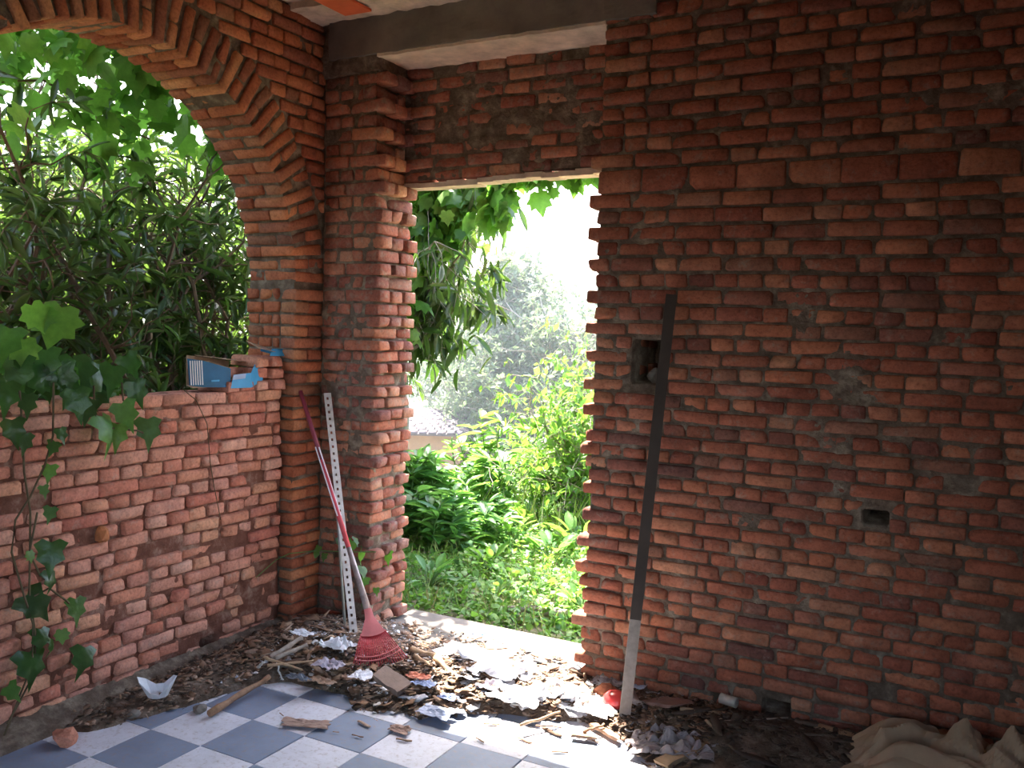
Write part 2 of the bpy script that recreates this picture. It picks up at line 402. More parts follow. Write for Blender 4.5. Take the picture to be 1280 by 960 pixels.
# ------------------------------------------------------------------ arch wall
AY, AZ, AR = 2.584, 1.79, 0.97; TH = 0.33; RING = 0.235
def arch_wall():
    root = struct('wall_arch'); W = Wall(root, M['brick_arch'])
    nx_ = -X_
    # voussoirs, a full half circle
    n = 49
    for i in range(n):
        a = PI * (i + 0.5) / n
        rd = Vector((0, math.cos(a), math.sin(a))); tg = Vector((0, -math.sin(a), math.cos(a)))
        H = AR * PI / n - 0.013
        cut = 0.115 if i % 2 else 0.215
        tilt = random.gauss(0, 0.02)
        push = random.gauss(0, 0.006)
        for x0_, x1_ in ((0, cut), (cut, TH)):
            segs = ((0, RING),) if (i % 2 == 0 or x0_ > 0) else ((0, 0.115), (0.115, RING + 0.01))
            for r0, r1 in segs:
                rr = AR + (r0 + r1) / 2 + push
                c = Vector((XA - (x0_ + x1_) / 2, AY, AZ)) + rd * rr
                # brick axes: long axis radial, depth axis along the wall thickness
                Wd = x1_ - x0_ - 0.010
                W.brick(c, rd, nx_, r1 - r0 - 0.008, Wd, H, 0.9, tilt)
    # spandrel and pier courses on the inner face, and the reveal of the pier
    z = 0.0; row = 0
    while z < TOP + 0.05:
        h = 0.0605 if z < 1.63 else 0.066
        zc = z + h / 2
        if zc < AZ: ya = AY + AR
        else:
            q = (AR + RING + 0.012) ** 2 - (zc - AZ) ** 2
            ya = AY + math.sqrt(q) if q > 0 else AY
        yb = YB + 0.03
        P = (lambda: 0.2 + random.uniform(-.01, .01)) if row % 2 == 0 else (lambda: 0.107 + random.uniform(-.008, .01))
        if zc < AZ:
            D = [0.225 / 2, 0.225 / 2] if row % 2 else [0.225]
            y = ya
            for d in D:
                W.brick(Vector((XA - 0.05, y + d / 2, zc)), Y_, nx_, d - 0.010, 0.1, h - 0.012, 1.2); y += d
            cs = [0.1, 0.22, TH] if row % 2 else [0.1, 0.16, TH]
            x = 0.105
            for e in (0.215, TH) if row % 2 else (0.16, 0.25, TH):
                W.brick(Vector((XA - (x + e) / 2, ya + 0.05, zc)), X_, Y_, e - x - 0.010, 0.1, h - 0.012, 1.2); x = e
        else:
            for u0, u1 in split_row(ya, yb, P, 0.0):
                W.brick(Vector((XA - 0.05, (u0 + u1) / 2, zc)), Y_, nx_, u1 - u0 - 0.011, 0.1, h - 0.012, 1.2)
        # other side of the arch (out of frame)
        if zc > AZ:
            q = (AR + RING + 0.012) ** 2 - (zc - AZ) ** 2
            yl = AY - math.sqrt(q) if q > 0 else AY
            for u0, u1 in split_row(0.9, yl, P, 0.0):
                W.brick(Vector((XA - 0.05, (u0 + u1) / 2, zc)), Y_, nx_, u1 - u0 - 0.011, 0.1, h - 0.012, 1.0)
        else:
            for u0, u1 in split_row(0.9, AY - AR, P, 0.0):
                W.brick(Vector((XA - 0.05, (u0 + u1) / 2, zc)), Y_, nx_, u1 - u0 - 0.011, 0.1, h - 0.012, 1.0)
        z += h; row += 1
    W.finish()
    # mortar body: polar strips between the arch and the outer rectangle, both faces and the soffit
    na, nr = 90, 40; V = []; F = []
    y0, y1, z1 = 0.9, YB + 0.05, TOP + 0.1
    R0 = AR + 0.016
    def outer(a):
        c, s = math.cos(a), math.sin(a); t = 1e9
        if c > 1e-6: t = min(t, (y1 - AY) / c)
        if c < -1e-6: t = min(t, (y0 - AY) / c)
        if s > 1e-6: t = min(t, (z1 - AZ) / s)
        return t
    def P_(x, r, a, s):
        y = AY + r * math.cos(a); zz = AZ + r * math.sin(a)
        d = 0.010 * (nz(x, y, zz, 10) + 0.7 * nz(x, y, zz, 31))
        return (x + s * d, y, zz)
    for s, x in ((1, XA - 0.015), (-1, XA - TH + 0.01)):
        base = len(V)
        for i in range(na + 1):
            a = PI * i / na
            for j in range(nr + 1): V.append(P_(x, R0 + (outer(a) - R0) * j / nr, a, s))
        for i in range(na):
            for j in range(nr):
                p = base + i * (nr + 1) + j; F.append((p, p + 1, p + nr + 2, p + nr + 1))
    base = len(V)
    for i in range(na + 1):
        a = PI * i / na
        for j in range(13):
            x = XA - 0.012 - (TH - 0.02) * j / 12; r = R0 + 0.008 * nz(x * 20, a * 22, 0)
            V.append((x, AY + r * math.cos(a), AZ + r * math.sin(a)))
    for i in range(na):
        for j in range(12):
            p = base + i * 13 + j; F.append((p, p + 1, p + 14, p + 13))
    link('mortar', fast_mesh('mortar', V, F), M['mortar'], root)
    b = MB()
    for ya, yb in ((AY + AR + 0.014, y1), (y0, AY - AR - 0.014)):
        b.box((XA - TH / 2 - 0.005, (ya + yb) / 2, AZ / 2), (TH - 0.025, yb - ya, AZ + 0.01))
    b.build('wall_core', M['mortar'], root)
arch_wall()
# ------------------------------------------------------------------ low parapet under the arch
def parapet():
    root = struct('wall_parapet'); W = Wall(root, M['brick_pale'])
    z = 0.0; row = 0; nx_ = -X_
    while z < 1.27:
        h = 0.0605; top = z > 0.82
        if top: P = (lambda: 0.2 + random.uniform(-.03, .02)) if random.random() < 0.9 else (lambda: 0.11)
        elif row % 2 == 0: P = lambda: 0.2 + random.uniform(-.015, .02)
        else: P = lambda: 0.112 + random.uniform(-.008, .015)
        for u0, u1 in split_row(0.95, AY + AR - 0.01, P, -random.uniform(0, .1)):
            if z < 0.085 and u1 > 3.03 and u0 < 3.12: 
                if u0 < 3.0: u1 = 3.028
                else: continue
            if not top and random.random() < 0.02: continue
            gap = random.uniform(0.008, 0.014) if top else random.uniform(0.010, 0.026)
            L = u1 - u0 - gap
            if L < 0.03: continue
            dz = -0.028 * (z / 1.3) ** 2 * ((u0 - 2.0) / 1.5)
            rec = random.gauss(0, 0.004) + (0.02 if (not top and random.random() < 0.05) else 0)
            W.brick(Vector((XP - 0.05 - rec, (u0 + u1) / 2, z + h / 2 + dz)), Y_, nx_, L, 0.1, h - random.uniform(0.008, 0.013), 1.6 if top else 1.8)
            if top: W.brick(Vector((XP - 0.155, (u0 + u1) / 2 + 0.05, z + h / 2 + dz)), Y_, nx_, L, 0.095, h - 0.011, 1.5)
        z += h; row += 1
    # loose header bricks stepped up towards the pier
    for r_, ys in ((0, (3.21, 3.31, 3.41, 3.505)), (1, (3.415, 3.508)), (2, (3.41, 3.505))):
        for y in ys:
            W.brick(Vector((XP - 0.085 + random.uniform(-.01, .01), y, 1.243 + 0.0585 * r_ + 0.028)), -Y_, nx_ , 0.086, 0.19, 0.050, 2.0)
    W.finish()
    def f(i, j):
        y = 0.95 + i * 2.6; z = -0.02 + j * 1.25
        d = 0.008 * (nz(0, y, z, 11) + 0.7 * nz(3, y, z, 30))
        x = XP - 0.016 + d
        if 3.03 < y < 3.115 and z < 0.075: x = XP - 0.12
        return (x, y, z)
    sheet('mortar', f, 220, 110, M['mortar_red'], root)
    MB().box((XP - 0.165, 2.25, 0.60), (0.09, 2.6, 1.2)).build('wall_core', M['mortar_red'], root)
    def g(i, j):
        y = 0.95 + i * 2.25; x = XP - 0.015 - j * 0.19
        return (x, y, 1.262 - 0.02 * (y - 2) + 0.018 * nz(x, y, 0, 14) + 0.010 * nz(x, y, 4, 40) - 0.02 * (1 if j in (0, 1) else 0))
    sheet('mortar_top', g, 120, 12, M['mortar_red'], root)
parapet()
# ------------------------------------------------------------------ beam, ceiling, far room walls
def slab():
    b = struct('trim_1')
    def noisy_box(name, x0, x1, y0, y1, z0, z1, m, parent, amp=0.006, n=(60, 14, 10)):
        import bmesh
        bm = bmesh.new()
        bmesh.ops.create_grid(bm, x_segments=1, y_segments=1, size=0.5); bm.clear()
        mb = MB(); nxs, nys, nzs = n
        def add(fn, nu, nv):
            V = [fn(i / nu, j / nv) for j in range(nv + 1) for i in range(nu + 1)]
            V = [Vector(v) for v in V]
            V = [v + Vector((nz(v.x, v.y, v.z, 15), nz(v.y, v.z, v.x, 15), nz(v.z, v.x, v.y, 15))) * amp for v in V]
            mb.add(V, [(j * (nu + 1) + i, j * (nu + 1) + i + 1, (j + 1) * (nu + 1) + i + 1, (j + 1) * (nu + 1) + i) for j in range(nv) for i in range(nu)])
        X = lambda i: x0 + (x1 - x0) * i; Yf = lambda i: y0 + (y1 - y0) * i; Zf = lambda i: z0 + (z1 - z0) * i
        add(lambda i, j: (X(i), y0, Zf(j)), nxs, nzs); add(lambda i, j: (X(i), y1, Zf(j)), nxs, nzs)
        add(lambda i, j: (X(i), Yf(j), z0), nxs, nys); add(lambda i, j: (X(i), Yf(j), z1), nxs, nys)
        add(lambda i, j: (x0, Yf(i), Zf(j)), nys, nzs); add(lambda i, j: (x1, Yf(i), Zf(j)), nys, nzs)
        return mb.build(name, m, parent)
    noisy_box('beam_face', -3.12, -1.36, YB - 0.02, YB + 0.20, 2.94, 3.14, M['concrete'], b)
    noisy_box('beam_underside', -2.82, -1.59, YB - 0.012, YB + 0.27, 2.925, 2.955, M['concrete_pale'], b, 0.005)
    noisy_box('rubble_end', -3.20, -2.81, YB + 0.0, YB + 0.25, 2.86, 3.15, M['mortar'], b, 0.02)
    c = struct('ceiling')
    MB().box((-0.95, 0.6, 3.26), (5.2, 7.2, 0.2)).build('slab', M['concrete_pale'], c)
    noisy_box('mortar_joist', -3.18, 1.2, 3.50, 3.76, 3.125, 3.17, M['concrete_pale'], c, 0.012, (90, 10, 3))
    t0 = MB()
    for k in range(9):
        for r_ in range(3):
            if r_ == 0 and k == 0: continue
            t = MB().box((-3.06 + k * 0.27, 3.40 - r_ * 0.42, 3.150), (0.235, 0.19, 0.02)); t.build('hollow_tile', M['clay_tile'], c)
    MB().box((-2.855, 3.49, 3.112), (0.16, 0.28, 0.012)).build('hollow_tile', M['clay_tile'], c)
slab()
def rest_of_room():
    w1 = struct('wall_right'); b = MB(); b.box((XR + 0.1, 2.3, 1.5), (0.2, 3.6, 3.3)); b.box((XR + 0.1, -2.6, 1.5), (0.2, 0.5, 3.3)); b.box((XR + 0.1, -0.95, 2.95), (0.2, 2.9, 0.4)); b.box((XR + 0.1, -0.95, 0.2), (0.2, 2.9, 0.7))  # opening in this unseen wall is placed to light the left wall
    b.build('wall_core', M['brick_back'], w1)
    w2 = struct('wall_left'); MB().box((XA - TH / 2, -0.95, 1.5), (TH, 3.7, 3.3)).build('wall_core', M['brick_back'], w2)
    w3 = struct('wall_rear')
    b = MB(); b.box((-2.9, -2.7, 1.5), (0.9, 0.2, 3.3)); b.box((0.6, -2.7, 1.5), (2.5, 0.2, 3.3)); b.box((-1.55, -2.7, 2.75), (1.9, 0.2, 0.8)); b.box((-1.55, -2.7, 0.4), (1.9, 0.2, 0.8))  # unseen rear wall, opened up to let in fill light
    b.build('wall_core', M['brick_back'], w3)
rest_of_room()
# ------------------------------------------------------------------ floor
def tile_mat(name, c):
    m, nt, b = mat(name); n1 = world_noise(nt, 5, 6, 0.7); n2 = world_noise(nt, 45, 5, 0.7); n3 = world_noise(nt, 130, 2, 0.5)
    r = ramp(nt, n1, [(0.3, tuple(x * 0.82 for x in c)), (0.7, tuple(min(1, x * 1.12) for x in c))])
    f = ramp(nt, n2, [(0.52, (0, 0, 0)), (0.72, (0.65, 0.65, 0.65))])
    c2 = mixc(nt, f.outputs[0], r.outputs[0], (0.27, 0.21, 0.17))
    nt.links.new(c2, b.inputs['Base Color']); b.inputs['Roughness'].default_value = 0.62
    bump(nt, b, n3, 0.15, 0.002); return m
M['tile_grey'] = tile_mat('grey_cement_tile', (0.19, 0.235, 0.33)); M['tile_white'] = tile_mat('white_cement_tile', (0.60, 0.61, 0.68))
M['dirt'] = mortar_mat('rubble_dirt', (0.085, 0.06, 0.045), (0.16, 0.115, 0.085), (0.33, 0.27, 0.22))
FLOOR = struct('floor')
def floor():
    f = FLOOR
    MB().box((-1, 0.65, -0.065), (4.5, 6.9, 0.08)).build('screed', M['dirt'], f)
    TX, TY = 0.270, 0.268
    for i in range(-2, 7):
        for j in range(-4, 5):
            x = -2.555 + TX * (i + 0.5); y = 2.378 + TY * (j + 0.5)
            if y > 3.7 or x < -3.15: continue
            m = M['tile_grey'] if (i + j) % 2 == 0 else M['tile_white']
            dz = random.uniform(-.0015, .0015)
            R = Matrix.Rotation(random.gauss(0, .003), 3, 'X') @ Matrix.Rotation(random.gauss(0, .003), 3, 'Y') @ Matrix.Rotation(random.gauss(0, .004), 3, 'Z')
            h = 0.1335
            V = []
            for z, k in ((-0.02, 0), (-0.002, 0), (0, 0.0018)):
                for sx, sy in ((-1, -1), (1, -1), (1, 1), (-1, 1)):
                    V.append(R @ Vector((sx * (h - k), sy * (h - k), z)))
            F = [(0, 1, 5, 4), (1, 2, 6, 5), (2, 3, 7, 6), (3, 0, 4, 7), (4, 5, 9, 8), (5, 6, 10, 9), (6, 7, 11, 10), (7, 4, 8, 11), (8, 9, 10, 11)]
            t = MB().add(V, F).build('tile', m, f); t.location = (x, y, dz)
            if (i + j) % 2 and False: pass
    b = MB().box((-2.18, 3.97, -0.06), (1.30, 0.42, 0.11)); o = b.build('sill', M['concrete'], f)
    # skirt of crumbled mortar along the parapet
    def g(i, j):
        y = 1.3 + i * 2.4; x = -3.245 + j * (0.13 + 0.05 * nz(y, 1, 0, 2.2))
        return (x, y, 0.045 * (1 - j) ** 1.5 + 0.004 + 0.012 * (nz(x, y, 0, 16) + 0.5 * nz(x, y, 3, 50)) * (1 if j < 1 else 0) - 0.02 * (j == 1))
    sheet('mortar_skirt', g, 200, 14, M['mortar'], f)
floor()
# how deep the litter lies at a point of the floor
def heap(x, y):
    d = 0.0
    def bump_(cx, cy, rx, ry, h):
        q = ((x - cx) / rx) ** 2 + ((y - cy) / ry) ** 2
        return h * math.exp(-q)
    d += bump_(-2.72, 3.25, 0.36, 0.30, 0.10) + bump_(-2.95, 3.5, 0.2, 0.3, 0.08)
    d += bump_(-2.15, 3.40, 0.42, 0.18, 0.07) + bump_(-1.75, 3.42, 0.35, 0.25, 0.05) + bump_(-3.02, 2.85, 0.16, 0.35, 0.035)
    d += bump_(-0.85, 3.5, 0.45, 0.22, 0.06) + bump_(-0.2, 3.6, 0.5, 0.25, 0.06) + bump_(-1.5, 3.2, 0.3, 0.2, 0.02)
    return d
def litter_edge(x):      # the near edge of the litter: clean tiles lie this side of it
    P = [(-3.2, 2.0), (-3.0, 2.15), (-2.86, 2.55), (-2.80, 2.85), (-2.68, 2.98), (-2.40, 2.99), (-2.22, 2.88), (-1.95, 2.98), (-1.8, 3.14), (-1.64, 3.22), (-1.4, 3.25), (-1.2, 3.22), (-1.05, 3.05), (-0.9, 2.9), (1.5, 2.7)]
    for (a, b), (c, d) in zip(P, P[1:]):
        if a <= x <= c: return b + (d - b) * (x - a) / (c - a)
    return 2.0 if x < -3 else 2.7
def cover(x, y):         # 0 bare tiles .. 1 litter
    e = litter_edge(x) + 0.05 * nz(x, y, 0, 6)
    return max(0.0, min(1.0, (y - e) / 0.10))
def dirt_layer():
    def g(i, j):
        x = -3.165 + i * 4.4; y = 1.9 + j * 1.845
        c = cover(x, y); z = -0.03 + c * (0.034 + heap(x, y) * 0.85) + (0.012 * nz(x, y, 0, 12) + 0.006 * nz(x, y, 0, 40)) * c
        return (x, y, z)
    o = sheet('dirt_layer', g, 300, 130, M['dirt'], FLOOR); tag(o, kind='stuff')
dirt_layer()
def gz(x, y): c = cover(x, y); return max(0.0, -0.03 + c * (0.034 + heap(x, y) * 0.85))
# ------------------------------------------------------------------ chips, bark, scraps
def tonemat(name, cols, rough=0.85, stain=None, trans=0.0):
    m, nt, b = mat(name); t = tone(nt)
    c = ramp(nt, t, [(i / (len(cols) - 1), k) for i, k in enumerate(cols)])
    v = ramp(nt, world_noise(nt, 80, 4, 0.7), [(0.3, (0.65, 0.65, 0.65)), (0.7, (1.15, 1.15, 1.15))])
    nt.links.new(mixc(nt, 1.0, c.outputs[0], v.outputs[0], 'MULTIPLY'), b.inputs['Base Color'])
    b.inputs['Roughness'].default_value = rough; b.inputs['Specular IOR Level'].default_value = 0.3
    return m
M['chip'] = tonemat('old_wood_chips', [(0.10, 0.06, 0.04), (0.22, 0.13, 0.08), (0.36, 0.23, 0.15), (0.16, 0.09, 0.06), (0.42, 0.30, 0.22), (0.28, 0.17, 0.11)])
M['dark_chip'] = tonemat('dark_bark', [(0.05, 0.035, 0.025), (0.09, 0.06, 0.045), (0.14, 0.10, 0.07), (0.07, 0.05, 0.04)])
M['paper'] = tonemat('weathered_paper', [(0.62, 0.62, 0.66), (0.72, 0.70, 0.70), (0.50, 0.52, 0.60), (0.66, 0.60, 0.54)])
M['dry_leaf'] = tonemat('dry_leaf', [(0.22, 0.12, 0.07), (0.32, 0.19, 0.11), (0.16, 0.09, 0.06), (0.40, 0.27, 0.17)])
def chip_tmpl(kind):
    r = rng
    if kind == 'chip': L, Wd, T = 1, r.uniform(.08, .30), r.uniform(.02, .07)
    else: L, Wd, T = 1, r.uniform(.5, .85), 0.02
    n = 4 if kind == 'chip' else 5; V = []; 
    for s in (-1, 1):
        for i in range(n + 1):
            x = -L / 2 + L * i / n; ww = Wd / 2 * (1 - 0.5 * abs(2 * i / n - 1) ** 3) * r.uniform(.75, 1.1); cz = (0.10 if kind != 'chip' else 0.03) * math.sin(i * 1.7 + s) * r.uniform(.3, 1)
            V += [(x, s * ww, cz + T / 2), (x, s * ww, cz - T / 2)]
    V = np.array(V); F = []; m = (n + 1) * 2
    for i in range(n):
        a, b = 2 * i, 2 * i + 2
        F += [(a, b, m + b, m + a), (a + 1, m + a + 1, m + b + 1, b + 1), (a, a + 1, b + 1, b), (m + a, m + b, m + b + 1, m + a + 1)]
    F += [(0, m, m + 1, 1), (2 * n, 2 * n + 1, m + 2 * n + 1, m + 2 * n)]
    return V, pad(F)
CH = {('chip', k): chip_tmpl('chip') for k in range(6)}; CH.update({('flake', k): chip_tmpl('flake') for k in range(6)})
CHM = {}
def rand_rot(tilt=0.35):
    return Matrix.Rotation(random.uniform(0, 2 * PI), 3, 'Z') @ Matrix.Rotation(random.gauss(0, tilt), 3, 'X') @ Matrix.Rotation(random.gauss(0, tilt * .6), 3, 'Y')
def chip_obj(name, kind, matname, p, size, label, cat, group, R=None):
    k = (kind, random.randrange(6))
    if (k, matname) not in CHM:
        me = fast_mesh(name, *CH[k]); me.materials.append(M[matname]); CHM[(k, matname)] = me
    o = bpy.data.objects.new(name, CHM[(k, matname)]); COL.objects.link(o)
    R = R or rand_rot(0.22)
    o.matrix_world = Matrix.Translation(p) @ (R @ Matrix.Diagonal((size, size * random.uniform(.7, 1.2), size))).to_4x4()
    tag(o, label, cat, group); return o
def scatter_stuff(name, n, region, kindmat, smin, smax, label, cat):
    mats = []
    while len(mats) < n:
        x, y = region()
        z = gz(x, y) + random.uniform(0.002, 0.012)
        s = smin + (smax - smin) * random.random() ** 2.5
        R = np.array(rand_rot(0.30)) * s
        mats.append(((random.choice(kindmat[0]), random.randrange(6)), R, np.array((x, y, z))))
    o = join_instances(name, CH, mats, M[kindmat[1]]); tag(o, label, cat, kind='stuff')
def reg(x0, x1, y0, y1, need=0.4, dens=True):
    def r():
        while True:
            x, y = random.uniform(x0, x1), random.uniform(y0, y1)
            if cover(x, y) > need and (not dens or random.random() < 0.25 + heap(x, y) * 11): return x, y
    return r
scatter_stuff('wood_litter', 7500, reg(-3.2, -0.9, 2.2, 3.95), (('chip', 'flake', 'flake'), 'chip'), 0.010, 0.05, 'small brown wood and bark bits covering the heap by the doorway', 'litter')
scatter_stuff('dark_litter', 3600, reg(-3.2, 0.6, 2.2, 3.72), (('chip', 'flake'), 'dark_chip'), 0.012, 0.06, 'dark brown crumbs and bark bits scattered over the dirt', 'litter')
scatter_stuff('paper_litter', 1100, reg(-2.9, -1.1, 2.7, 3.95), (('flake',), 'paper'), 0.008, 0.04, 'tiny pale scraps of paper and plaster strewn in the rubble', 'litter')
# single pieces one can pick out
MARKS = [(on_floor(443, 800), 'at the foot of the slotted angle'), (on_floor(480, 838), 'by the rake tines'), (on_floor(490, 852), 'by the brown board offcut'), (on_floor(350, 820), 'under the forked stick'), (on_floor(320, 790), 'against the parapet foot'),
    (on_floor(300, 860), 'by the thick stick'), (on_floor(410, 860), 'at the tile edge'), (on_floor(545, 830), 'by the split branches'), (on_floor(545, 890), 'by the bluish flat paper'), (on_floor(600, 815), 'by the large white torn sheet'), (on_floor(648, 872), 'by the curled white sheet'),
    (on_floor(680, 820), 'on the sunny side of the threshold'), (on_floor(725, 860), 'at the foot of the right jamb'), (on_floor(735, 888), 'by the long white sheet'), (on_floor(770, 893), 'by the red-capped jar'), (on_floor(785, 900), 'by the post foot'), (on_floor(845, 925), 'by the crumpled grey bag'),
    (on_floor(922, 888), 'by the tin can'), (on_floor(1070, 920), 'by the long lath'), (on_floor(970, 940), 'on the dark dirt before the tin can'), (on_floor(1150, 950), 'beside the sackcloth'), (on_floor(600, 790), 'at the back of the doorway rubble'), (on_floor(230, 870), 'by the white paper tray')]
def strew(n, box, name, kind, m, smin, smax, label, cat, group, tilt=0.22):
    r = reg(*box, need=0.5, dens=False)
    for k in range(n):
        x, y = r(); s = random.uniform(smin, smax); q = (s - smin) / (smax - smin)
        near = min(MARKS, key=lambda t: (t[0].x - x) ** 2 + (t[0].y - y) ** 2); w_ = 'small' if q < .33 else 'middling' if q < .66 else 'large'
        side = 'near side' if y < near[0].y else 'far side'
        chip_obj(name, kind, m, (x, y, gz(x, y) + 0.016), s, '%s %s %s, %s' % (w_, label, near[1], side), cat, group, rand_rot(tilt))
strew(45, (-3.1, -2.45, 2.95, 3.6), 'wood_splinter', 'chip', 'chip', .06, .15, 'brown wood splinter', 'wood', 'splinters in the corner heap')
strew(36, (-3.0, -2.4, 2.95, 3.5), 'dry_leaf', 'flake', 'dry_leaf', .05, .10, 'curled brown dry leaf', 'leaf', 'dry leaves in the corner heap')
strew(50, (-2.4, -1.35, 3.0, 3.85), 'wood_splinter', 'chip', 'chip', .06, .14, 'pale wood splinter', 'wood', 'splinters in the doorway')
strew(64, (-2.15, -1.25, 3.05, 3.85), 'plaster_flake', 'flake', 'paper', .05, .13, 'thin white flake', 'plaster flake', 'white flakes in the doorway')
strew(20, (-2.4, -1.8, 2.9, 3.3), 'card_scrap', 'flake', 'dry_leaf', .05, .09, 'torn brown scrap', 'scrap', 'brown scraps before the rake')
strew(40, (-1.15, 0.3, 2.95, 3.68), 'bark_piece', 'chip', 'dark_chip', .07, .16, 'dark bark piece', 'bark', 'bark along the back wall')
for (px, py, s) in ((352, 893, .03), (520, 872, .03), (455, 905, .06), (447, 920, .04), (505, 925, .05), (600, 925, .04), (655, 925, .06), (690, 915, .08), (615, 905, .05), (740, 925, .05), (420, 915, .02), (560, 905, .045), (470, 900, .02), (700, 940, .05)):
    p = on_floor(px, py, 0.006); chip_obj('wood_splinter', 'chip', 'chip', p, s * 1.3, 'small brown splinter lying alone on the chequered tiles', 'wood', 'splinters on the bare tiles', Matrix.Rotation(random.uniform(-.5, .5), 3, 'Z'))
# larger sticks, boards and papers, each with its own place
M['stick'] = plain('weathered_stick', (0.30, 0.17, 0.10), 0.85, 30, 0.35)
M['lath'] = plain('bare_lath', (0.38, 0.25, 0.15), 0.8, 20, 0.25)
M['grey_wood'] = plain('grey_twig', (0.36, 0.29, 0.24), 0.85, 30, 0.3)
def stick(a, b, r, m, label, za=0.02, zb=0.02, bend=0.012, name='stick', cat='stick', group=None, n=7):
    A = on_floor(*a, za); B = on_floor(*b, zb); pts = []
    for i in range(n + 1):
        t = i / n; p = A.lerp(B, t); pts.append(p + Vector((nz(t * 3, a[0], 0), nz(t * 3, a[1], 7), 0.5 * nz(t * 3, a[0], 3))) * bend)
    o = MB().tube(pts, [r * (1.1 - 0.35 * i / n) * (1 + .15 * math.sin(i * 2)) for i in range(n + 1)], 7).build(name, m, None, True); tag(o, label, cat, group); return o
stick((262, 892), (336, 846), 0.014, M['stick'], 'thick brown stick lying at the edge of the tiles, pointing to the corner', 0.02, 0.05, name='stick')
stick((338, 822), (378, 797), 0.012, M['grey_wood'], 'grey forked stick on top of the corner heap, the thicker one', 0.12, 0.17)
stick((344, 823), (384, 806), 0.010, M['grey_wood'], 'grey stick crossing beneath the forked one on the corner heap', 0.12, 0.15)
stick((334, 832), (392, 826), 0.006, M['lath'], 'thin tan twig lying flat across the corner heap', 0.11, 0.11)
stick((330, 821), (378, 838), 0.006, M['lath'], 'thin pale twig sloping down to the right over the corner heap', 0.13, 0.09)
stick((345, 829), (354, 850), 0.004, M['paper'], 'thin white strip hanging down the front of the corner heap', 0.11, 0.04)
stick((322, 834), (330, 828), 0.006, M['paper'], 'short pale stub upright in the corner heap', 0.09, 0.14)
stick((515, 812), (572, 832), 0.016, M['lath'], 'long split orange-brown branch right of the rake, upper one', 0.09, 0.08)
stick((518, 820), (545, 838), 0.011, M['lath'], 'short split branch touching the right-hand rake tines', 0.09, 0.07)
stick((545, 822), (578, 858), 0.015, M['lath'], 'long split orange-brown branch right of the rake, lower one', 0.10, 0.05)
stick((650, 907), (700, 890), 0.006, M['lath'], 'thin pale stick across the sunlit floor left of the post', 0.04, 0.05)
stick((730, 915), (755, 905), 0.006, M['stick'], 'short brown stick on the sunlit floor beside the post foot', 0.03, 0.04)
stick((670, 907), (705, 909), 0.003, M['stick'], 'very thin dark twig lying flat on the sunlit floor', 0.02, 0.02)
stick((882, 900), (906, 922), 0.006, M['lath'], 'short tan stick leaning over the dark rubble left of the tin can', 0.08, 0.03)
stick((850, 886), (915, 893), 0.008, M['lath'], 'tan stick lying behind the crumpled grey plastic', 0.07, 0.06)
stick((905, 902), (985, 897), 0.004, M['grey_wood'], 'thin dark curved twig below the tin can', 0.06, 0.06)
def board(a, b, wd, th, m, label, za=0.03, zb=0.03, name='board', cat='board', roll=0.0):
    A = on_floor(*a, za); B = on_floor(*b, zb); d = B - A; L = d.length; u = d.normalized(); s = Z_.cross(u).normalized(); n = u.cross(s)
    R = Matrix((u, s, n)).transposed() @ Matrix.Rotation(roll, 3, 'X')
    mb = MB(); n_ = 6; V = []; 
    for i in range(n_ + 1):
        for sy, sz in ((-1, -1), (1, -1), (1, 1), (-1, 1)):
            j = random.uniform(-.004, .004)
            V.append(Vector(((i / n_ - .5) * L + (random.uniform(-.02, .02) if i in (0, n_) else 0), sy * wd / 2 + j, sz * th / 2 + j * .2)))
    F = [(0, 3, 2, 1), tuple(n_ * 4 + k for k in range(4))]
    for i in range(n_):
        for k in range(4): F.append((i * 4 + k, i * 4 + (k + 1) % 4, i * 4 + 4 + (k + 1) % 4, i * 4 + 4 + k))
    o = mb.add([R @ v for v in V], F).build(name, m); o.location = (A + B) / 2; tag(o, label, cat); return o
board((476, 842), (504, 861), 0.085, 0.024, plain('dull_brown_board', (0.27, 0.19, 0.15), .85, 20, .2), 'short brown offcut of board tilted below the rake tines', 0.10, 0.05, 'wood_offcut', 'board', 0.3)
board((1022, 908), (1118, 936), 0.035, 0.014, M['lath'], 'long tan lath lying along the foot of the back wall', 0.06, 0.05, 'lath', 'lath')
board((826, 956), (880, 928), 0.06, 0.018, M['lath'], 'tan board end at the bottom edge below the crumpled plastic', 0.02, 0.03, 'board', 'board')
board((742, 906), (776, 925), 0.03, 0.012, M['stick'], 'brown strip of wood on the sunlit floor at the shadow edge', 0.02, 0.02, 'wood_strip', 'board')
board((716, 918), (742, 921), 0.03, 0.010, M['stick'], 'flat brown chip lying lengthwise on the sunlit floor', 0.02, 0.02, 'wood_strip', 'board')
board((815, 875), (850, 880), 0.12, 0.012, plain('fallen_panel', (0.25, 0.15, 0.12), .9, 15, .2), 'dark reddish slab leaning against the wall behind the post', 0.03, 0.08, 'slab_piece', 'slab')
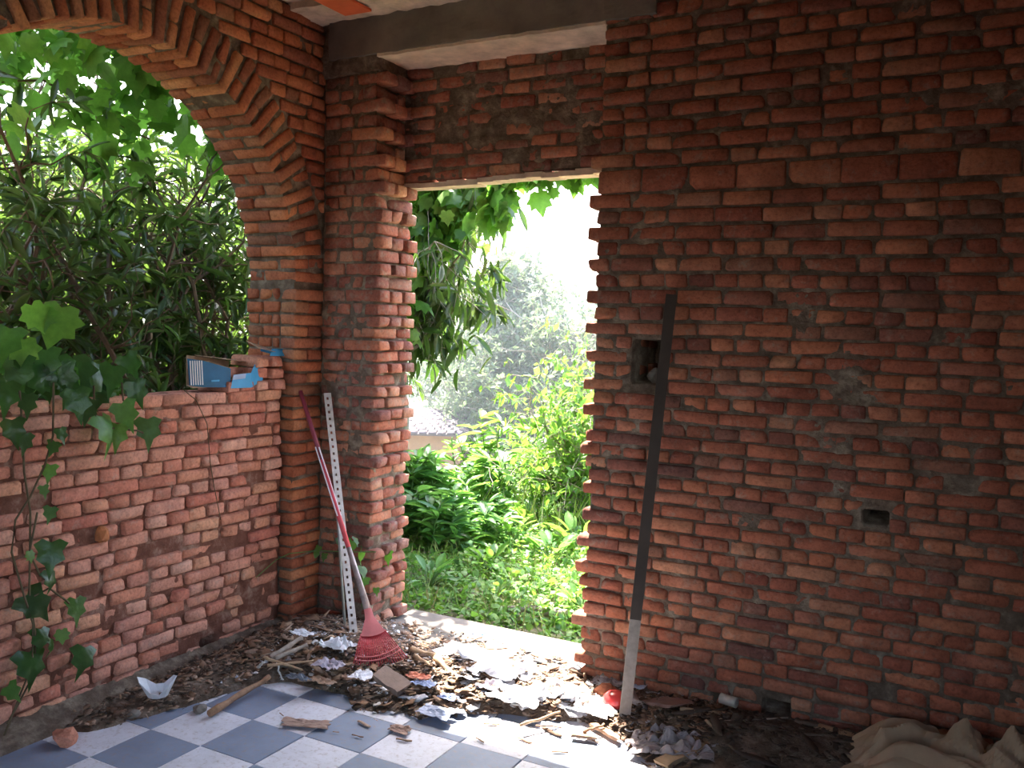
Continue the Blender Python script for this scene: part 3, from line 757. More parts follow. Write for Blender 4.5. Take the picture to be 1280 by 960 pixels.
def crumple(name, c, sx, sy, h, m, label, cat, seed=0, fold=5.0, n=26, thick=0.002, rot=0.0, flat=0.25):
    V = []
    for j in range(n + 1):
        for i in range(n + 1):
            u, v = i / n * 2 - 1, j / n * 2 - 1
            r = 1 + 0.22 * nz(u * 1.5, v * 1.5, seed)
            x, y = u * sx / 2 * r, v * sy / 2 * r
            x += 0.12 * sx * nz(u * 2, v * 2, seed + 9); y += 0.12 * sy * nz(u * 2, v * 2, seed + 19)
            f = abs(nz(u * fold * .45, v * fold * .45, seed + 3)) * 1.6 + 0.5 * abs(nz(u * fold, v * fold, seed + 5))
            e = max(0.0, 1 - max(abs(u), abs(v)) ** 2 * (1 - flat))
            V.append((x, y, h * f * (0.35 + 0.65 * e)))
    F = [(j * (n + 1) + i, j * (n + 1) + i + 1, (j + 1) * (n + 1) + i + 1, (j + 1) * (n + 1) + i) for j in range(n) for i in range(n)]
    o = MB().add(V, F).build(name, m, solid=thick); o.location = c; o.rotation_euler = (0, 0, rot); tag(o, label, cat); return o
def pm(name, c): return plain(name, c, 0.8, 25, 0.12, b_s=0.2)
WP = pm('white_paper', (0.74, 0.74, 0.78))
def paper(px, py, w_, h_, z, label, seed, m=WP, hh=0.03, rot=0.0, cat='paper', name='crumpled_paper', fold=4):
    p = on_floor(px, py, z); return crumple(name, p, w_, h_, hh, m, label, cat, seed, fold, 12, 0.0015, rot)
paper(421, 808, .15, .10, .12, 'white crumpled paper on the heap just left of the rake', 1, hh=.05)
paper(378, 792, .10, .06, .15, 'pale flattened scrap on top of the corner heap', 2, hh=.02)
paper(412, 832, .12, .09, .10, 'greyish lilac scrap of paper left of the rake tines', 3, pm('lilac_paper', (0.45, 0.40, 0.46)), .03)
paper(452, 845, .09, .08, .08, 'small white paper square below the left rake tines', 4, hh=.015)
paper(403, 852, .12, .05, .06, 'tan scrap of card at the front of the corner heap', 5, pm('tan_card', (0.45, 0.30, 0.21)), .02)
paper(372, 848, .12, .04, .07, 'small dark slate-coloured scrap in the corner heap', 6, pm('slate_scrap', (0.16, 0.17, 0.20)), .02)
paper(590, 818, .30, .16, .09, 'large white torn sheet at the back of the sunlit rubble', 7, hh=.05)
paper(560, 872, .08, .05, .05, 'small blue-grey scrap in the middle of the rubble', 8, pm('blue_scrap', (0.30, 0.36, 0.55)), .015)
paper(530, 855, .09, .06, .06, 'light blue scrap right of the brown offcut', 9, pm('light_blue_scrap', (0.38, 0.45, 0.66)), .02)
paper(545, 890, .15, .09, .03, 'bluish flat paper at the near edge of the rubble', 10, pm('blueish_paper', (0.42, 0.47, 0.60)), .015)
paper(523, 846, .10, .06, .07, 'reddish torn carton scrap right of the rake', 11, pm('red_scrap', (0.60, 0.22, 0.14)), .02)
paper(620, 840, .22, .14, .09, 'white torn sheet folded over in the middle of the sunlit rubble', 12, hh=.06)
paper(648, 872, .22, .14, .06, 'white sheet with curled edge at the front of the sunlit rubble', 13, hh=.05)
paper(600, 793, .12, .05, .03, 'small light blue sheet on the doorway threshold', 14, pm('pale_blue_sheet', (0.30, 0.42, 0.70)), .015)
paper(700, 862, .24, .13, .05, 'broad white flake of board in the sunlit rubble near the jamb', 15, hh=.03)
paper(730, 885, .26, .12, .04, 'long white sheet beside the foot of the right jamb', 16, hh=.03)
paper(612, 858, .10, .08, .07, 'printed grey wrapper scrap in the sunlit rubble', 17, pm('wrapper', (0.50, 0.45, 0.50)), .03)
paper(382, 905, .19, .07, .008, 'torn brown card lying alone on the white tile', 18, pm('brown_card', (0.36, 0.24, 0.19)), .012, 0.4, 'card', 'torn_card')
paper(500, 912, .09, .06, .008, 'torn brown card on the tile at the edge of the sunlight', 19, pm('brown_card_b', (0.34, 0.22, 0.17)), .012, 0, 'card', 'torn_card')
# white broken paper cup by the parapet
def cup():
    c = on_floor(197, 878, 0.0) + Vector((0, 0, .03)); mb = MB(); n = 9; V = []
    rim = [0.135, 0.11, 0.05, 0.045, 0.09, 0.13, 0.12, 0.05, 0.03, 0.10]
    for k in range(10):
        a = 2 * PI * k / 10; V += [(0.04 * math.cos(a), 0.03 * math.sin(a), 0), ((0.04 + rim[k] * .30) * math.cos(a), (0.03 + rim[k] * .25) * math.sin(a), rim[k] * .66)]
    F = [(2 * k, (2 * k + 2) % 20, (2 * k + 3) % 20, 2 * k + 1) for k in range(10)] + [tuple(2 * k for k in range(10))]
    o = mb.add(V, F).build('paper_tray', WP, solid=0.002); o.location = c; o.rotation_euler = (0.15, 0, 0.6); tag(o, 'torn white paper tray lying open at the foot of the parapet', 'paper')
cup()
# ------------------------------------------------------------------ leaf rake
M['red_plastic'] = plain('red_plastic', (0.62, 0.07, 0.09), 0.45, 10, 0.15, spec=0.5)
M['faded_red'] = plain('faded_red_plastic', (0.66, 0.20, 0.20), 0.6, 10, 0.15)
M['maroon'] = plain('maroon_sleeve', (0.22, 0.03, 0.05), 0.45, 10, 0.2)
M['dull_steel'] = plain('dull_steel', (0.34, 0.27, 0.26), 0.5, 30, 0.3, metal=0.3)
def rake():
    r = root_mesh_empty('leaf_rake', 'red plastic leaf rake with a fan of tines leaning in the corner', 'rake')
    T = Vector((-3.165, 3.60, 1.235)); Hd = Vector((-2.525, 3.352, 0.27)); u = (Hd - T).normalized()
    def seg(a, b): return [T.lerp(Hd, a), T.lerp(Hd, (a + b) / 2), T.lerp(Hd, b)]
    MB().tube(seg(0, .34), 0.0115, 10).build('handle_grip', M['maroon'], r, True)
    MB().tube(seg(.34, .74), 0.0125, 10).build('handle', M['red_plastic'], r, True)
    wht = MB()
    for k in range(2): wht.tube([T.lerp(Hd, t) + Vector((0.010 * math.cos(k * 2 + 3.6 + t * 2), 0.010 * math.sin(k * 2 + 3.6 + t * 2) - .003, 0.004)) for t in (.28, .4, .5, .6)], 0.0035, 5)
    wht.build('white_stripe', WP, r)
    MB().tube(seg(.74, 1.0), [0.012, 0.014, 0.018], 10).build('socket', M['dull_steel'], r, True)
    tip = Vector((-2.345, 3.28, 0.05)); ax = (tip - Hd).normalized(); L = (tip - Hd).length
    ax = (Vector((-2.37, 3.25, 0.055)) - Hd).normalized()
    side = Vector((0.75, 0.66, 0)).normalized(); side = (side - ax * side.dot(ax)).normalized(); nrm = ax.cross(side).normalized()
    if nrm.y > 0: nrm = -nrm
    def P(ang, d, lift=0.0): return Hd + ax * (d * math.cos(ang)) + side * (d * math.sin(ang)) + nrm * lift
    half = 0.44; n = 24; V = []; F = []; m_ = 10
    for i in range(m_ + 1):
        a = -half * .97 + 2 * half * .97 * i / m_
        for d in (0.0, 0.05, 0.135):
            w_ = a * (1 if d > 0.05 else 1)
            V.append(P(a, d if d else 0.001, 0.004 * math.cos(a * 3)) + (side * (a / half) * 0.016 if d == 0 else Vector()))
    for i in range(m_):
        for j in range(2): F.append((i * 3 + j, i * 3 + j + 1, i * 3 + j + 4, i * 3 + j + 3))
    MB().add(V, F).build('rake_head', M['faded_red'], r, solid=0.006)
    total = 0.325
    for i in range(n):
        a = -half + 2 * half * i / (n - 1)
        dd = total * (1.0 - 0.04 * abs(a))
        pts = [P(a, 0.125), P(a, 0.19), P(a, 0.25), P(a, dd - .012, 0.0), P(a, dd + .004, -0.012)]
        MB().tube(pts, [0.0030, 0.0028, 0.0026, 0.0024, 0.0016], 5).build('tine', M['red_plastic'], r, True)
    for d, mname in ((0.230, 'faded_red'), (0.248, 'faded_red')):
        MB().tube([P(-half + 2 * half * i / 16, d, 0.003) for i in range(17)], 0.0036, 5).build('cross_band', M[mname], r, True)
rake()
# ------------------------------------------------------------------ slotted steel angle, thin rod, wooden post
M['grey_paint'] = plain('pale_grey_enamel', (0.56, 0.54, 0.52), 0.5, 18, 0.25, spec=0.5)
M['hole_dark'] = plain('slot_shadow_steel', (0.05, 0.045, 0.045), 0.8, 10, 0.1)
def slotted_angle():
    r = root_mesh_empty('slotted_angle', 'pale grey slotted steel angle leaning upright in the corner', 'steel angle')
    A = Vector((-3.085, 3.715, 1.225)); B = on_floor(443, 800, 0.055); u = (B - A).normalized()
    toward = (EYE - (A + B) / 2); s = u.cross(toward).normalized(); n = s.cross(u).normalized(); L = (B - A).length
    s = (s * 0.9 + n * 0.25).normalized(); n = s.cross(u).normalized()
    w_ = 0.036; k = 34; step = L / k; fl = MB(); t = 0.0022
    # flange built around real slots: two rails and the bridges between the holes
    def q(a0, a1, b0, b1):
        P = lambda a, b, c: A + u * a + s * b + n * c
        V = [P(a, b, c) for a in (a0, a1) for b in (b0, b1) for c in (-t / 2, t / 2)]
        fl.add(V, [(0, 1, 3, 2), (4, 6, 7, 5), (0, 4, 5, 1), (2, 3, 7, 6), (0, 2, 6, 4), (1, 5, 7, 3)])
    q(0, L, -w_ / 2, -0.005); q(0, L, 0.006, w_ / 2)
    for i in range(k): q(i * step, i * step + step * 0.62, -0.005, 0.006)
    fl.build('flange', M['grey_paint'], r)
    f2 = MB(); P = lambda a, b, c: A + u * a + s * b + n * c
    V = [P(a, b, c) for a in (0, L) for b in (-w_ / 2 - t, -w_ / 2) for c in (-0.034, 0.001)]
    f2.add(V, [(0, 1, 3, 2), (4, 6, 7, 5), (0, 4, 5, 1), (2, 3, 7, 6), (0, 2, 6, 4), (1, 5, 7, 3)]).build('side_flange', M['grey_paint'], r)
slotted_angle()
def rod():
    A = Vector((-3.05, 3.735, 0.86)); B = on_floor(432, 795, 0.05)
    o = MB().tube([A, A.lerp(B, .5), B], 0.0065, 8).build('metal_rod', plain('greenish_rod', (0.30, 0.31, 0.29), .5, 20, .2, metal=.4), None, True); tag(o, 'thin grey metal rod standing behind the slotted angle', 'rod')
rod()
def post():
    r = root_mesh_empty('wooden_post', 'tall narrow dark post leaning against the back wall right of the doorway', 'post')
    A = Vector((-1.238, 3.722, 1.752)); B = Vector((-1.262, 3.40, 0.0)); u = (A - B).normalized(); s = X_ - u * u.x; s.normalize(); s = (s * .93 + Vector((0, .37, 0))).normalized(); s = (s - u * s.dot(u)).normalized(); n = s.cross(u)
    def piece(a0, a1, w_, t, off):
        V = []; k = 10
        for i in range(k + 1):
            for x, y in ((-1, -1), (1, -1), (1, 1), (-1, 1)):
                V.append(B + u * (a0 + (a1 - a0) * i / k) + s * (x * w_ / 2 + off[0] + .002 * nz(i, x, 0)) + n * (y * t / 2 + off[1]))
        F = [(0, 3, 2, 1), tuple(k * 4 + j for j in range(4))]
        for i in range(k):
            for j in range(4): F.append((i * 4 + j, i * 4 + (j + 1) % 4, i * 4 + 4 + (j + 1) % 4, i * 4 + 4 + j))
        return MB().add(V, F)
    L = (A - B).length
    m, nt, b = mat('post_wood'); n1 = world_noise(nt, 3, 5, .6); g = ramp(nt, n1, [(0.3, (0.055, 0.042, 0.036)), (0.7, (0.10, 0.078, 0.066))]); nt.links.new(g.outputs[0], b.inputs['Base Color']); b.inputs['Roughness'].default_value = .95; b.inputs['Specular IOR Level'].default_value = .15
    m2, nt2, b2 = mat('post_wood_pale'); n2 = world_noise(nt2, 40, 5, .6); g2 = ramp(nt2, n2, [(0.3, (0.24, 0.19, 0.16)), (0.7, (0.36, 0.29, 0.24))]); nt2.links.new(g2.outputs[0], b2.inputs['Base Color'])
    piece(0.42, L, 0.046, 0.022, (0, 0)).build('shaft', m, r); tag(piece(0, 0.42, 0.046, 0.022, (0, 0)).build('foot', m2, r), 'paler lower end')  # lower end in a paler tone than the shaft
post()
# ------------------------------------------------------------------ small things on the right
def small_right():
    p = on_floor(769, 893, 0.0)
    r = root_mesh_empty('plastic_jar', 'round red-capped jar on the floor left of the post foot', 'jar')
    MB().lathe(p, [(0.0, 0.0), (0.055, 0.0), (0.062, 0.01), (0.062, 0.035), (0.052, 0.045)], 24).build('body', plain('cloudy_jar', (0.55, 0.35, 0.28), .3, 10, .1), r, True)
    MB().lathe(p, [(0.054, 0.040), (0.055, 0.060), (0.050, 0.078), (0.034, 0.092), (0.015, 0.098), (0.0, 0.099)], 24).build('cap', plain('bright_red_cap', (0.60, 0.05, 0.05), .25, 10, .05, spec=.6, b_s=.02), r, True)
    c = Vector((-0.905, 3.66, 0.085)); R = Matrix.Rotation(PI / 2, 3, 'Y') @ Matrix.Rotation(0.2, 3, 'X')
    r = root_mesh_empty('tin_can', 'small pale tin can on its side at the foot of the back wall', 'can')
    MB().lathe(c, [(0.019, -.035), (0.022, -.036), (0.021, -.032), (0.021, -.012), (0.022, -.010), (0.021, -.006), (0.021, .02), (0.022, .034), (0.020, .036), (0.0, .033)], 20, R).build('body', plain('pale_tin', (0.50, 0.45, 0.38), .4, 30, .25, metal=.3), r, True)
    MB().lathe(c, [(0.0, -.031), (0.019, -.033)], 20, R).build('base', plain('tin_end', (0.30, 0.26, 0.22), .4, 30, .2, metal=.5), r, True)
    rock('stone', on_y(820, 470, YB + 0.07) , 0.035, M['concrete'], 'small grey stone sitting in the square hole behind the post', 'stone', seed=4)
    rock('brick_fragment', Vector((XP + 0.0, on_x(128, 668, XP).y, on_x(128, 668, XP).z)), 0.032, plain('rusty_fragment', (0.42, 0.15, 0.06), .9, 30, .3), 'rust-orange lump wedged in a gap of the parapet bricks', 'brick fragment', seed=9, sq=(.8, .9, 1.2))
    for k, (px, py, s, l) in enumerate(((372, 782, .06, 'pale rubble stone in the corner behind the debris heap'), (296, 818, .05, 'flat grey mortar lump beside the hole at the parapet foot'), (250, 886, .03, 'small grey stone in the dirt left of the thick stick'), (168, 893, .025, 'little stone in the dirt near the paper tray'))):
        q = on_floor(px, py, 0.012 if k else 0.06); rock('stone', q, s, M['concrete'], l, 'stone', seed=20 + k, sq=(1, 1, .6))
    rock('broken_brick', on_floor(82, 922, 0.02), 0.05, M['brick_pale'], 'broken brick stub in the dirt at the near end of the parapet', 'brick', seed=31, sq=(1.1, .8, .7))
    rock('broken_brick', on_floor(690, 858, 0.04), 0.05, M['brick_arch'], 'orange broken brick in the sunlit rubble near the jamb', 'brick', seed=33, sq=(1.3, .7, .6))
    rock('broken_brick', on_floor(757, 868, 0.03), 0.055, M['brick_arch'], 'broken brick corner at the foot of the right jamb', 'brick', seed=35, sq=(1.0, .9, .8))
    grey = plain('dusty_grey_plastic', (0.30, 0.25, 0.25), .55, 12, .35)
    crumple('plastic_bag', on_floor(843, 930, 0.02), .32, .24, .055, grey, 'crumpled dusty grey plastic bag on the floor right of the post', 'bag', 41, 6, 44, .0015, .3, .1)
    sack = plain('beige_sackcloth', (0.36, 0.25, 0.16), .95, 7, .18, b_s=.5, b_scale=400, b_d=.001)
    mb = MB(); n = 90; V = []
    cx, cy = 0.06, 3.455
    for j in range(n + 1):
        for i in range(n + 1):
            u, v = i / n * 2 - 1, j / n * 2 - 1
            x = cx + u * 0.52; y = cy + v * 0.29
            e = max(0, 1 - (abs(u) ** 4 + abs(v) ** 4) * .9)
            wx, wy = u + .5 * nz(u * 1.3, v * 1.3, 3), v + .5 * nz(u * 1.3, v * 1.3, 13)
            tri = lambda q: abs((q % 1.0) * 2 - 1)
            f = .5 * tri(wx * 1.5 + wy * .7) + .35 * tri(wy * 1.9 - wx * .8 + .3) + .25 * tri(wx * 2.9 - wy * 2.1) + .12 * tri(wx * 4.6 + wy * 4.1)
            h = (0.075 + 0.18 * f) * e * (0.8 + 0.35 * v)
            V.append((x + .04 * nz(u * 3, v * 3, 8), y + .03 * nz(u * 3, v * 3, 28), max(0.004, h) + 0.006))
    F = [(j * (n + 1) + i, j * (n + 1) + i + 1, (j + 1) * (n + 1) + i + 1, (j + 1) * (n + 1) + i) for j in range(n) for i in range(n)]
    o = mb.add(V, F).build('sackcloth', sack, None, False, .003); tag(o, 'crumpled beige sackcloth heaped against the back wall, bottom right', 'cloth')
small_right()
# ------------------------------------------------------------------ cartons on the parapet
def cartons():
    blue = plain('blue_printed_card', (0.01, 0.10, 0.22), .55, 8, .2, b_s=.1); lblue = plain('light_blue_card', (0.05, 0.30, 0.58), .5, 8, .2, b_s=.1)
    card = plain('raw_cardboard', (0.36, 0.23, 0.15), .9, 12, .2)
    r = root_mesh_empty('blue_carton', 'torn open blue carton lying on the parapet top', 'carton')
    y0, y1, zb = 3.015, 3.335, 1.275; xf, xb = -3.27, -3.41; h = 0.125
    def panel(name, pts, m, parent=r, t=.003): return MB().add(pts, [tuple(range(len(pts)))]).build(name, m, parent, solid=t)
    fr = panel('front_panel', [(xf, y0 + .035, zb), (xf + .02, 3.20, zb - .006), (xf + .02, 3.20, zb + .085), (xf - .005, y0 + .035, zb + h)], blue)
    MB().box((xf + .024, 3.10, zb + .03), (.002, .05, .008)).build('printed_line', lblue, fr)
    sp = panel('striped_panel', [(xf - .02, y0 - .03, zb + .01), (xf, y0 + .035, zb), (xf - .005, y0 + .035, zb + h), (xf - .03, y0 - .035, zb + h + .01)], blue)
    st = MB()
    for k in range(6):
        t = (k + .3) / 6; yy = y0 - .03 + .062 * t; xx = xf - .02 + .022 * t + .004
        st.add([(xx, yy, zb + .012), (xx + .001, yy + .005, zb + .012), (xx - .006, yy + .004, zb + h), (xx - .008, yy - .001, zb + h)], [(0, 1, 2, 3)])
    st.build('white_stripes', WP, sp, solid=.001)
    panel('torn_flap', [(xf + .03, 3.19, zb - .01), (xf + .035, 3.32, zb - .012), (xf + .015, 3.42, zb + .02), (xf + .00, 3.44, zb + .09), (xf + .01, 3.38, zb + .115), (xf + .025, 3.33, zb + .06), (xf + .03, 3.21, zb + .055)], lblue)
    panel('back_panel', [(xb, y0 + .06, zb), (xb, y1, zb), (xb + .01, y1, zb + h * .9), (xb, y0 + .06, zb + h + .02)], card)
    panel('bottom', [(xf, y0 - .03, zb), (xf, y1, zb), (xb, y1, zb), (xb, y0 + .06, zb)], card)
    panel('inner_flap', [(xf - .01, y0 + .08, zb + .12), (xf + .005, 3.2, zb + .088), (xf - .09, 3.24, zb + .07), (xf - .09, y0 + .12, zb + .11)], card)
    panel('lid_flap', [(xb + .01, y0 + .10, zb + h + .02), (xb + .01, 3.40, zb + h - .01), (xb + .09, 3.46, zb + .10), (xb + .10, 3.2, zb + .13)], card)
    panel('label', [(xf + .0325, 3.20, zb + .03), (xf + .036, 3.28, zb + .035), (xf + .032, 3.29, zb + .058), (xf + .031, 3.21, zb + .053)], plain('pale_label', (0.35, 0.42, 0.62), .6, 10, .1), t=.001)
    r2 = root_mesh_empty('flattened_carton', 'small tan cardboard piece with blue underside on the stepped bricks by the pier', 'carton')
    z2 = 1.43
    panel('card_face', [(-3.25, 3.385, z2 + .028), (-3.245, 3.50, z2 + .006), (-3.36, 3.53, z2 + .03), (-3.36, 3.41, z2 + .06)], card, r2)
    panel('blue_edge', [(-3.235, 3.45, z2 - .012), (-3.24, 3.56, z2 - .015), (-3.26, 3.575, z2 + .02), (-3.26, 3.49, z2 + .022)], lblue, r2)
    panel('blue_side', [(-3.25, 3.40, z2 + .012), (-3.24, 3.49, z2 - .008), (-3.25, 3.50, z2 + .008), (-3.26, 3.41, z2 + .028)], blue, r2)
cartons()
# ------------------------------------------------------------------ outdoors
def leaf_mat(name, cols, transl=0.45, rough=0.45, tcol=(0.45, 0.75, 0.12)):
    m = bpy.data.materials.new(name); m.use_nodes = True; nt = m.node_tree; b = nt.nodes['Principled BSDF']; out = nt.nodes['Material Output']
    t = tone(nt); c = ramp(nt, t, [(i / (len(cols) - 1), k) for i, k in enumerate(cols)])
    vv = ramp(nt, world_noise(nt, 38, 3, .6), [(0.3, (0.62, 0.66, 0.6)), (0.7, (1.2, 1.15, 1.1))]); c0 = mixc(nt, 1.0, c.outputs[0], vv.outputs[0], 'MULTIPLY')
    nt.links.new(c0, b.inputs['Base Color']); b.inputs['Roughness'].default_value = rough; b.inputs['Specular IOR Level'].default_value = 0.45; bump(nt, b, world_noise(nt, 55, 2, .5), .35, .006)
    tr = nt.nodes.new('ShaderNodeBsdfTranslucent')
    nt.links.new(mixc(nt, 0.55, c0, tcol), tr.inputs[0])
    mx = nt.nodes.new('ShaderNodeMixShader'); mx.inputs[0].default_value = transl
    nt.links.new(b.outputs[0], mx.inputs[1]); nt.links.new(tr.outputs[0], mx.inputs[2]); nt.links.new(mx.outputs[0], out.inputs[0]); return m
M['leaf_dark'] = leaf_mat('dark_evergreen_leaf', [(0.018, 0.042, 0.015), (0.035, 0.07, 0.022), (0.075, 0.06, 0.03), (0.03, 0.075, 0.03), (0.06, 0.075, 0.03)], .3, .35, (0.25, 0.45, 0.06))
M['leaf_vine'] = leaf_mat('vine_leaf', [(0.07, 0.18, 0.03), (0.12, 0.28, 0.04), (0.05, 0.13, 0.025), (0.20, 0.34, 0.05), (0.035, 0.09, 0.03)], .42, .45, (0.26, 0.60, 0.06))
M['leaf_ivy'] = leaf_mat('ivy_leaf', [(0.025, 0.075, 0.02), (0.04, 0.11, 0.03), (0.03, 0.06, 0.025), (0.06, 0.16, 0.03)], .3, .3, (0.2, 0.5, 0.05))
M['leaf_grey'] = leaf_mat('grey_green_leaf', [(0.09, 0.13, 0.075), (0.12, 0.17, 0.09), (0.15, 0.18, 0.11), (0.075, 0.12, 0.075)], .35, .6, (0.25, 0.36, 0.16))
M['leaf_fresh'] = leaf_mat('fresh_green_leaf', [(0.09, 0.24, 0.03), (0.14, 0.31, 0.04), (0.07, 0.19, 0.04), (0.24, 0.36, 0.06)], .4, .5, (0.34, 0.62, 0.07))
M['leaf_broad'] = leaf_mat('broad_weed_leaf', [(0.07, 0.20, 0.05), (0.10, 0.28, 0.06), (0.06, 0.17, 0.07), (0.16, 0.34, 0.06)], .4, .4, (0.35, 0.7, 0.1))
M['bark'] = plain('brown_bark', (0.13, 0.08, 0.055), .9, 20, .4); M['bark_grey'] = plain('grey_bark', (0.28, 0.24, 0.20), .9, 20, .3)
M['vine_stem'] = plain('vine_stem', (0.10, 0.07, 0.035), .8, 20, .3); M['green_stem'] = plain('green_stem', (0.10, 0.20, 0.05), .6, 20, .3)
M['straw'] = tonemat('straw_blades', [(0.25, 0.42, 0.06), (0.36, 0.48, 0.10), (0.48, 0.46, 0.20), (0.20, 0.38, 0.06)])
def T_long(w=0.24, n=5, droop=0.18, fold=0.06):
    V = []; F = []
    for i in range(n + 1):
        t = i / n; ww = w / 2 * math.sin(PI * min(1, 0.06 + t * 0.94)) ** 0.8; z = -droop * t * t
        V += [(-ww, t, z + fold * ww / w), (0, t, z - fold * .6), (ww, t, z + fold * ww / w)]
    for i in range(n):
        a = i * 3; F += [(a, a + 1, a + 4, a + 3), (a + 1, a + 2, a + 5, a + 4)]
    return np.array(V), pad(F)
def T_lobed(pts, cup=0.10):
    V = [(0, 0.30, 0.0)]; 
    for x, y in pts: V.append((x, y, -cup * (x * x + (y - .3) ** 2) * 2 + 0.03 * math.sin(x * 9)))
    F = [(0, i, i + 1) for i in range(1, len(pts))] + [(0, len(pts), 1)]
    return np.array(V), pad(F)
GR = [(0, 0), (.16, -.12), (.34, -.05), (.38, .14), (.56, .30), (.40, .44), (.42, .66), (.22, .66), (0, 1.0), (-.20, .68), (-.44, .64), (-.38, .42), (-.55, .26), (-.36, .12), (-.33, -.08), (-.14, -.12)]
IV = [(0, 0), (.22, -.10), (.42, .05), (.30, .25), (.34, .45), (.12, .62), (0, 1.0), (-.13, .60), (-.36, .46), (-.28, .24), (-.42, .02), (-.20, -.10)]
LT = {'long': T_long(), 'long2': T_long(.30, 5, .35, .1), 'narrow': T_long(.13, 4, .3, .03), 'grape': T_lobed(GR), 'grape2': T_lobed(GR, .35), 'ivy': T_lobed(IV), 'ivy2': T_lobed(IV, .4),
      'small': (np.array([(0, 0, 0), (.28, .5, .06), (0, 1, 0), (-.28, .5, .06)]), pad([(0, 1, 2, 3)])), 'heart': T_lobed([(0, 0), (.25, -.14), (.46, .05), (.44, .38), (.22, .72), (0, 1.0), (-.24, .70), (-.46, .36), (-.44, .04), (-.22, -.14)], .2),
      'blade': (np.array([(-.02, 0, 0), (.02, 0, 0), (.014, .55, .02), (-.014, .55, .02), (0, 1, -.10)]), pad([(0, 1, 2, 3), (3, 2, 4)])),
      'broad': T_long(.42, 5, .3, .08)}
def frame(d, roll):
    d = Vector(d).normalized(); r = Vector((0, 0, 1)) if abs(d.z) < .95 else Vector((1, 0, 0))
    s = d.cross(r).normalized(); n = s.cross(d); R = Matrix((s, d, n)).transposed()
    return R @ Matrix.Rotation(roll, 3, 'Y')
def seen(p):
    q = proj(p)
    if q is None or not (0 < q[0] < 1280 and 0 < q[1] < 960): return 0
    v = Vector(p) - EYE
    if v.x < -3.2:
        t = (-3.34 - EYE.x) / v.x; c = EYE + v * t
        if 0 < t < 1.0 and math.hypot(c.y - AY, c.z - AZ) < AR * .98 and c.z > 1.27: return 1 / q[2]
        if 0 < t < 1.0 and abs(c.y - AY) < AR * .98 and 1.27 < c.z < AZ: return 1 / q[2]
    if v.y > 3.9:
        t = 3.92 / v.y; c = EYE + v * t
        if 0 < t < 1 and -2.78 < c.x < -1.6 and 0 < c.z < 2.3: return 1 / q[2]
    return 0
LM = {}
LIT = [(625, 770), (735, 798), (745, 855), (775, 885), (835, 970), (780, 970), (650, 945), (540, 906), (575, 885), (600, 850), (585, 812)]
def inside(q, P):
    c = False
    for (x0, y0), (x1, y1) in zip(P, P[1:] + P[:1]):
        if (y0 > q[1]) != (y1 > q[1]) and q[0] < (x1 - x0) * (q[1] - y0) / (y1 - y0) + x0: c = not c
    return c
def sun_gap(p):          # the canopy is open where the sun reaches the doorway floor
    p = Vector(p)
    if p.z < 0.5: return False
    q = proj(p - SUN_DIR * (p.z / SUN_DIR.z)); return q is not None and inside(q, LIT)
def clear_view(p):       # nothing grows in the line of sight to the shed
    q = proj(p); return q is not None and 508 < q[0] < 588 and 510 < q[1] < 549 and p[1] > 4.2 and p[1] < 11.9
def keep(p):
    if p[0] > -3.62 and p[0] < -3.0 and p[1] < 4.15 and p[2] > 1.75: return False
    return not ((sun_gap(p) and random.random() < .96) or clear_view(p))
def foliage(root, leaves, matname, singles=0, part='leaf', stuffname='foliage', min_px=9):
    """leaves: (template, dir, roll, size, position); the ones that show largest become parts of their own"""
    leaves = [l for l in leaves if keep(l[4])]
    sc = [(seen(l[4]) * l[3] * FPX, i) for i, l in enumerate(leaves)]
    sc.sort(reverse=True); pick = set(i for s, i in sc[:singles] if s > min_px); rest = []
    for i, (t, d, roll, size, p) in enumerate(leaves):
        R = frame(d, roll)
        if i in pick:
            if (t, matname) not in LM:
                me = fast_mesh(part, *LT[t]); me.materials.append(M[matname]); LM[(t, matname)] = me
            o = bpy.data.objects.new(part, LM[(t, matname)]); COL.objects.link(o); o.parent = root
            o.matrix_basis = Matrix.Translation(p) @ (R * size).to_4x4()
        else: rest.append((t, np.array(R) * size, np.array(p)))
    if rest: tag(join_instances(stuffname, LT, rest, M[matname], root), kind='stuff')
def rv(s=1.0): return Vector((random.gauss(0, s), random.gauss(0, s), random.gauss(0, s)))
def walk(p, d, n, step, wob, up=0.0):
    pts = [Vector(p)]; d = Vector(d).normalized()
    for _ in range(n):
        d = (d + rv(wob) + Vector((0, 0, up))).normalized(); pts.append(pts[-1] + d * step)
    return pts
def ground_z(x, y):
    z = -0.10
    r = max(0, y - 6.2); z -= 0.20 * r - 0.0 * r
    if y > 26: z = -0.10 - 0.20 * 19.8 - 0.05 * (y - 26)
    z += 0.05 * nz(x, y, 0, .8) * min(1, max(0, y - 4.3))
    return z
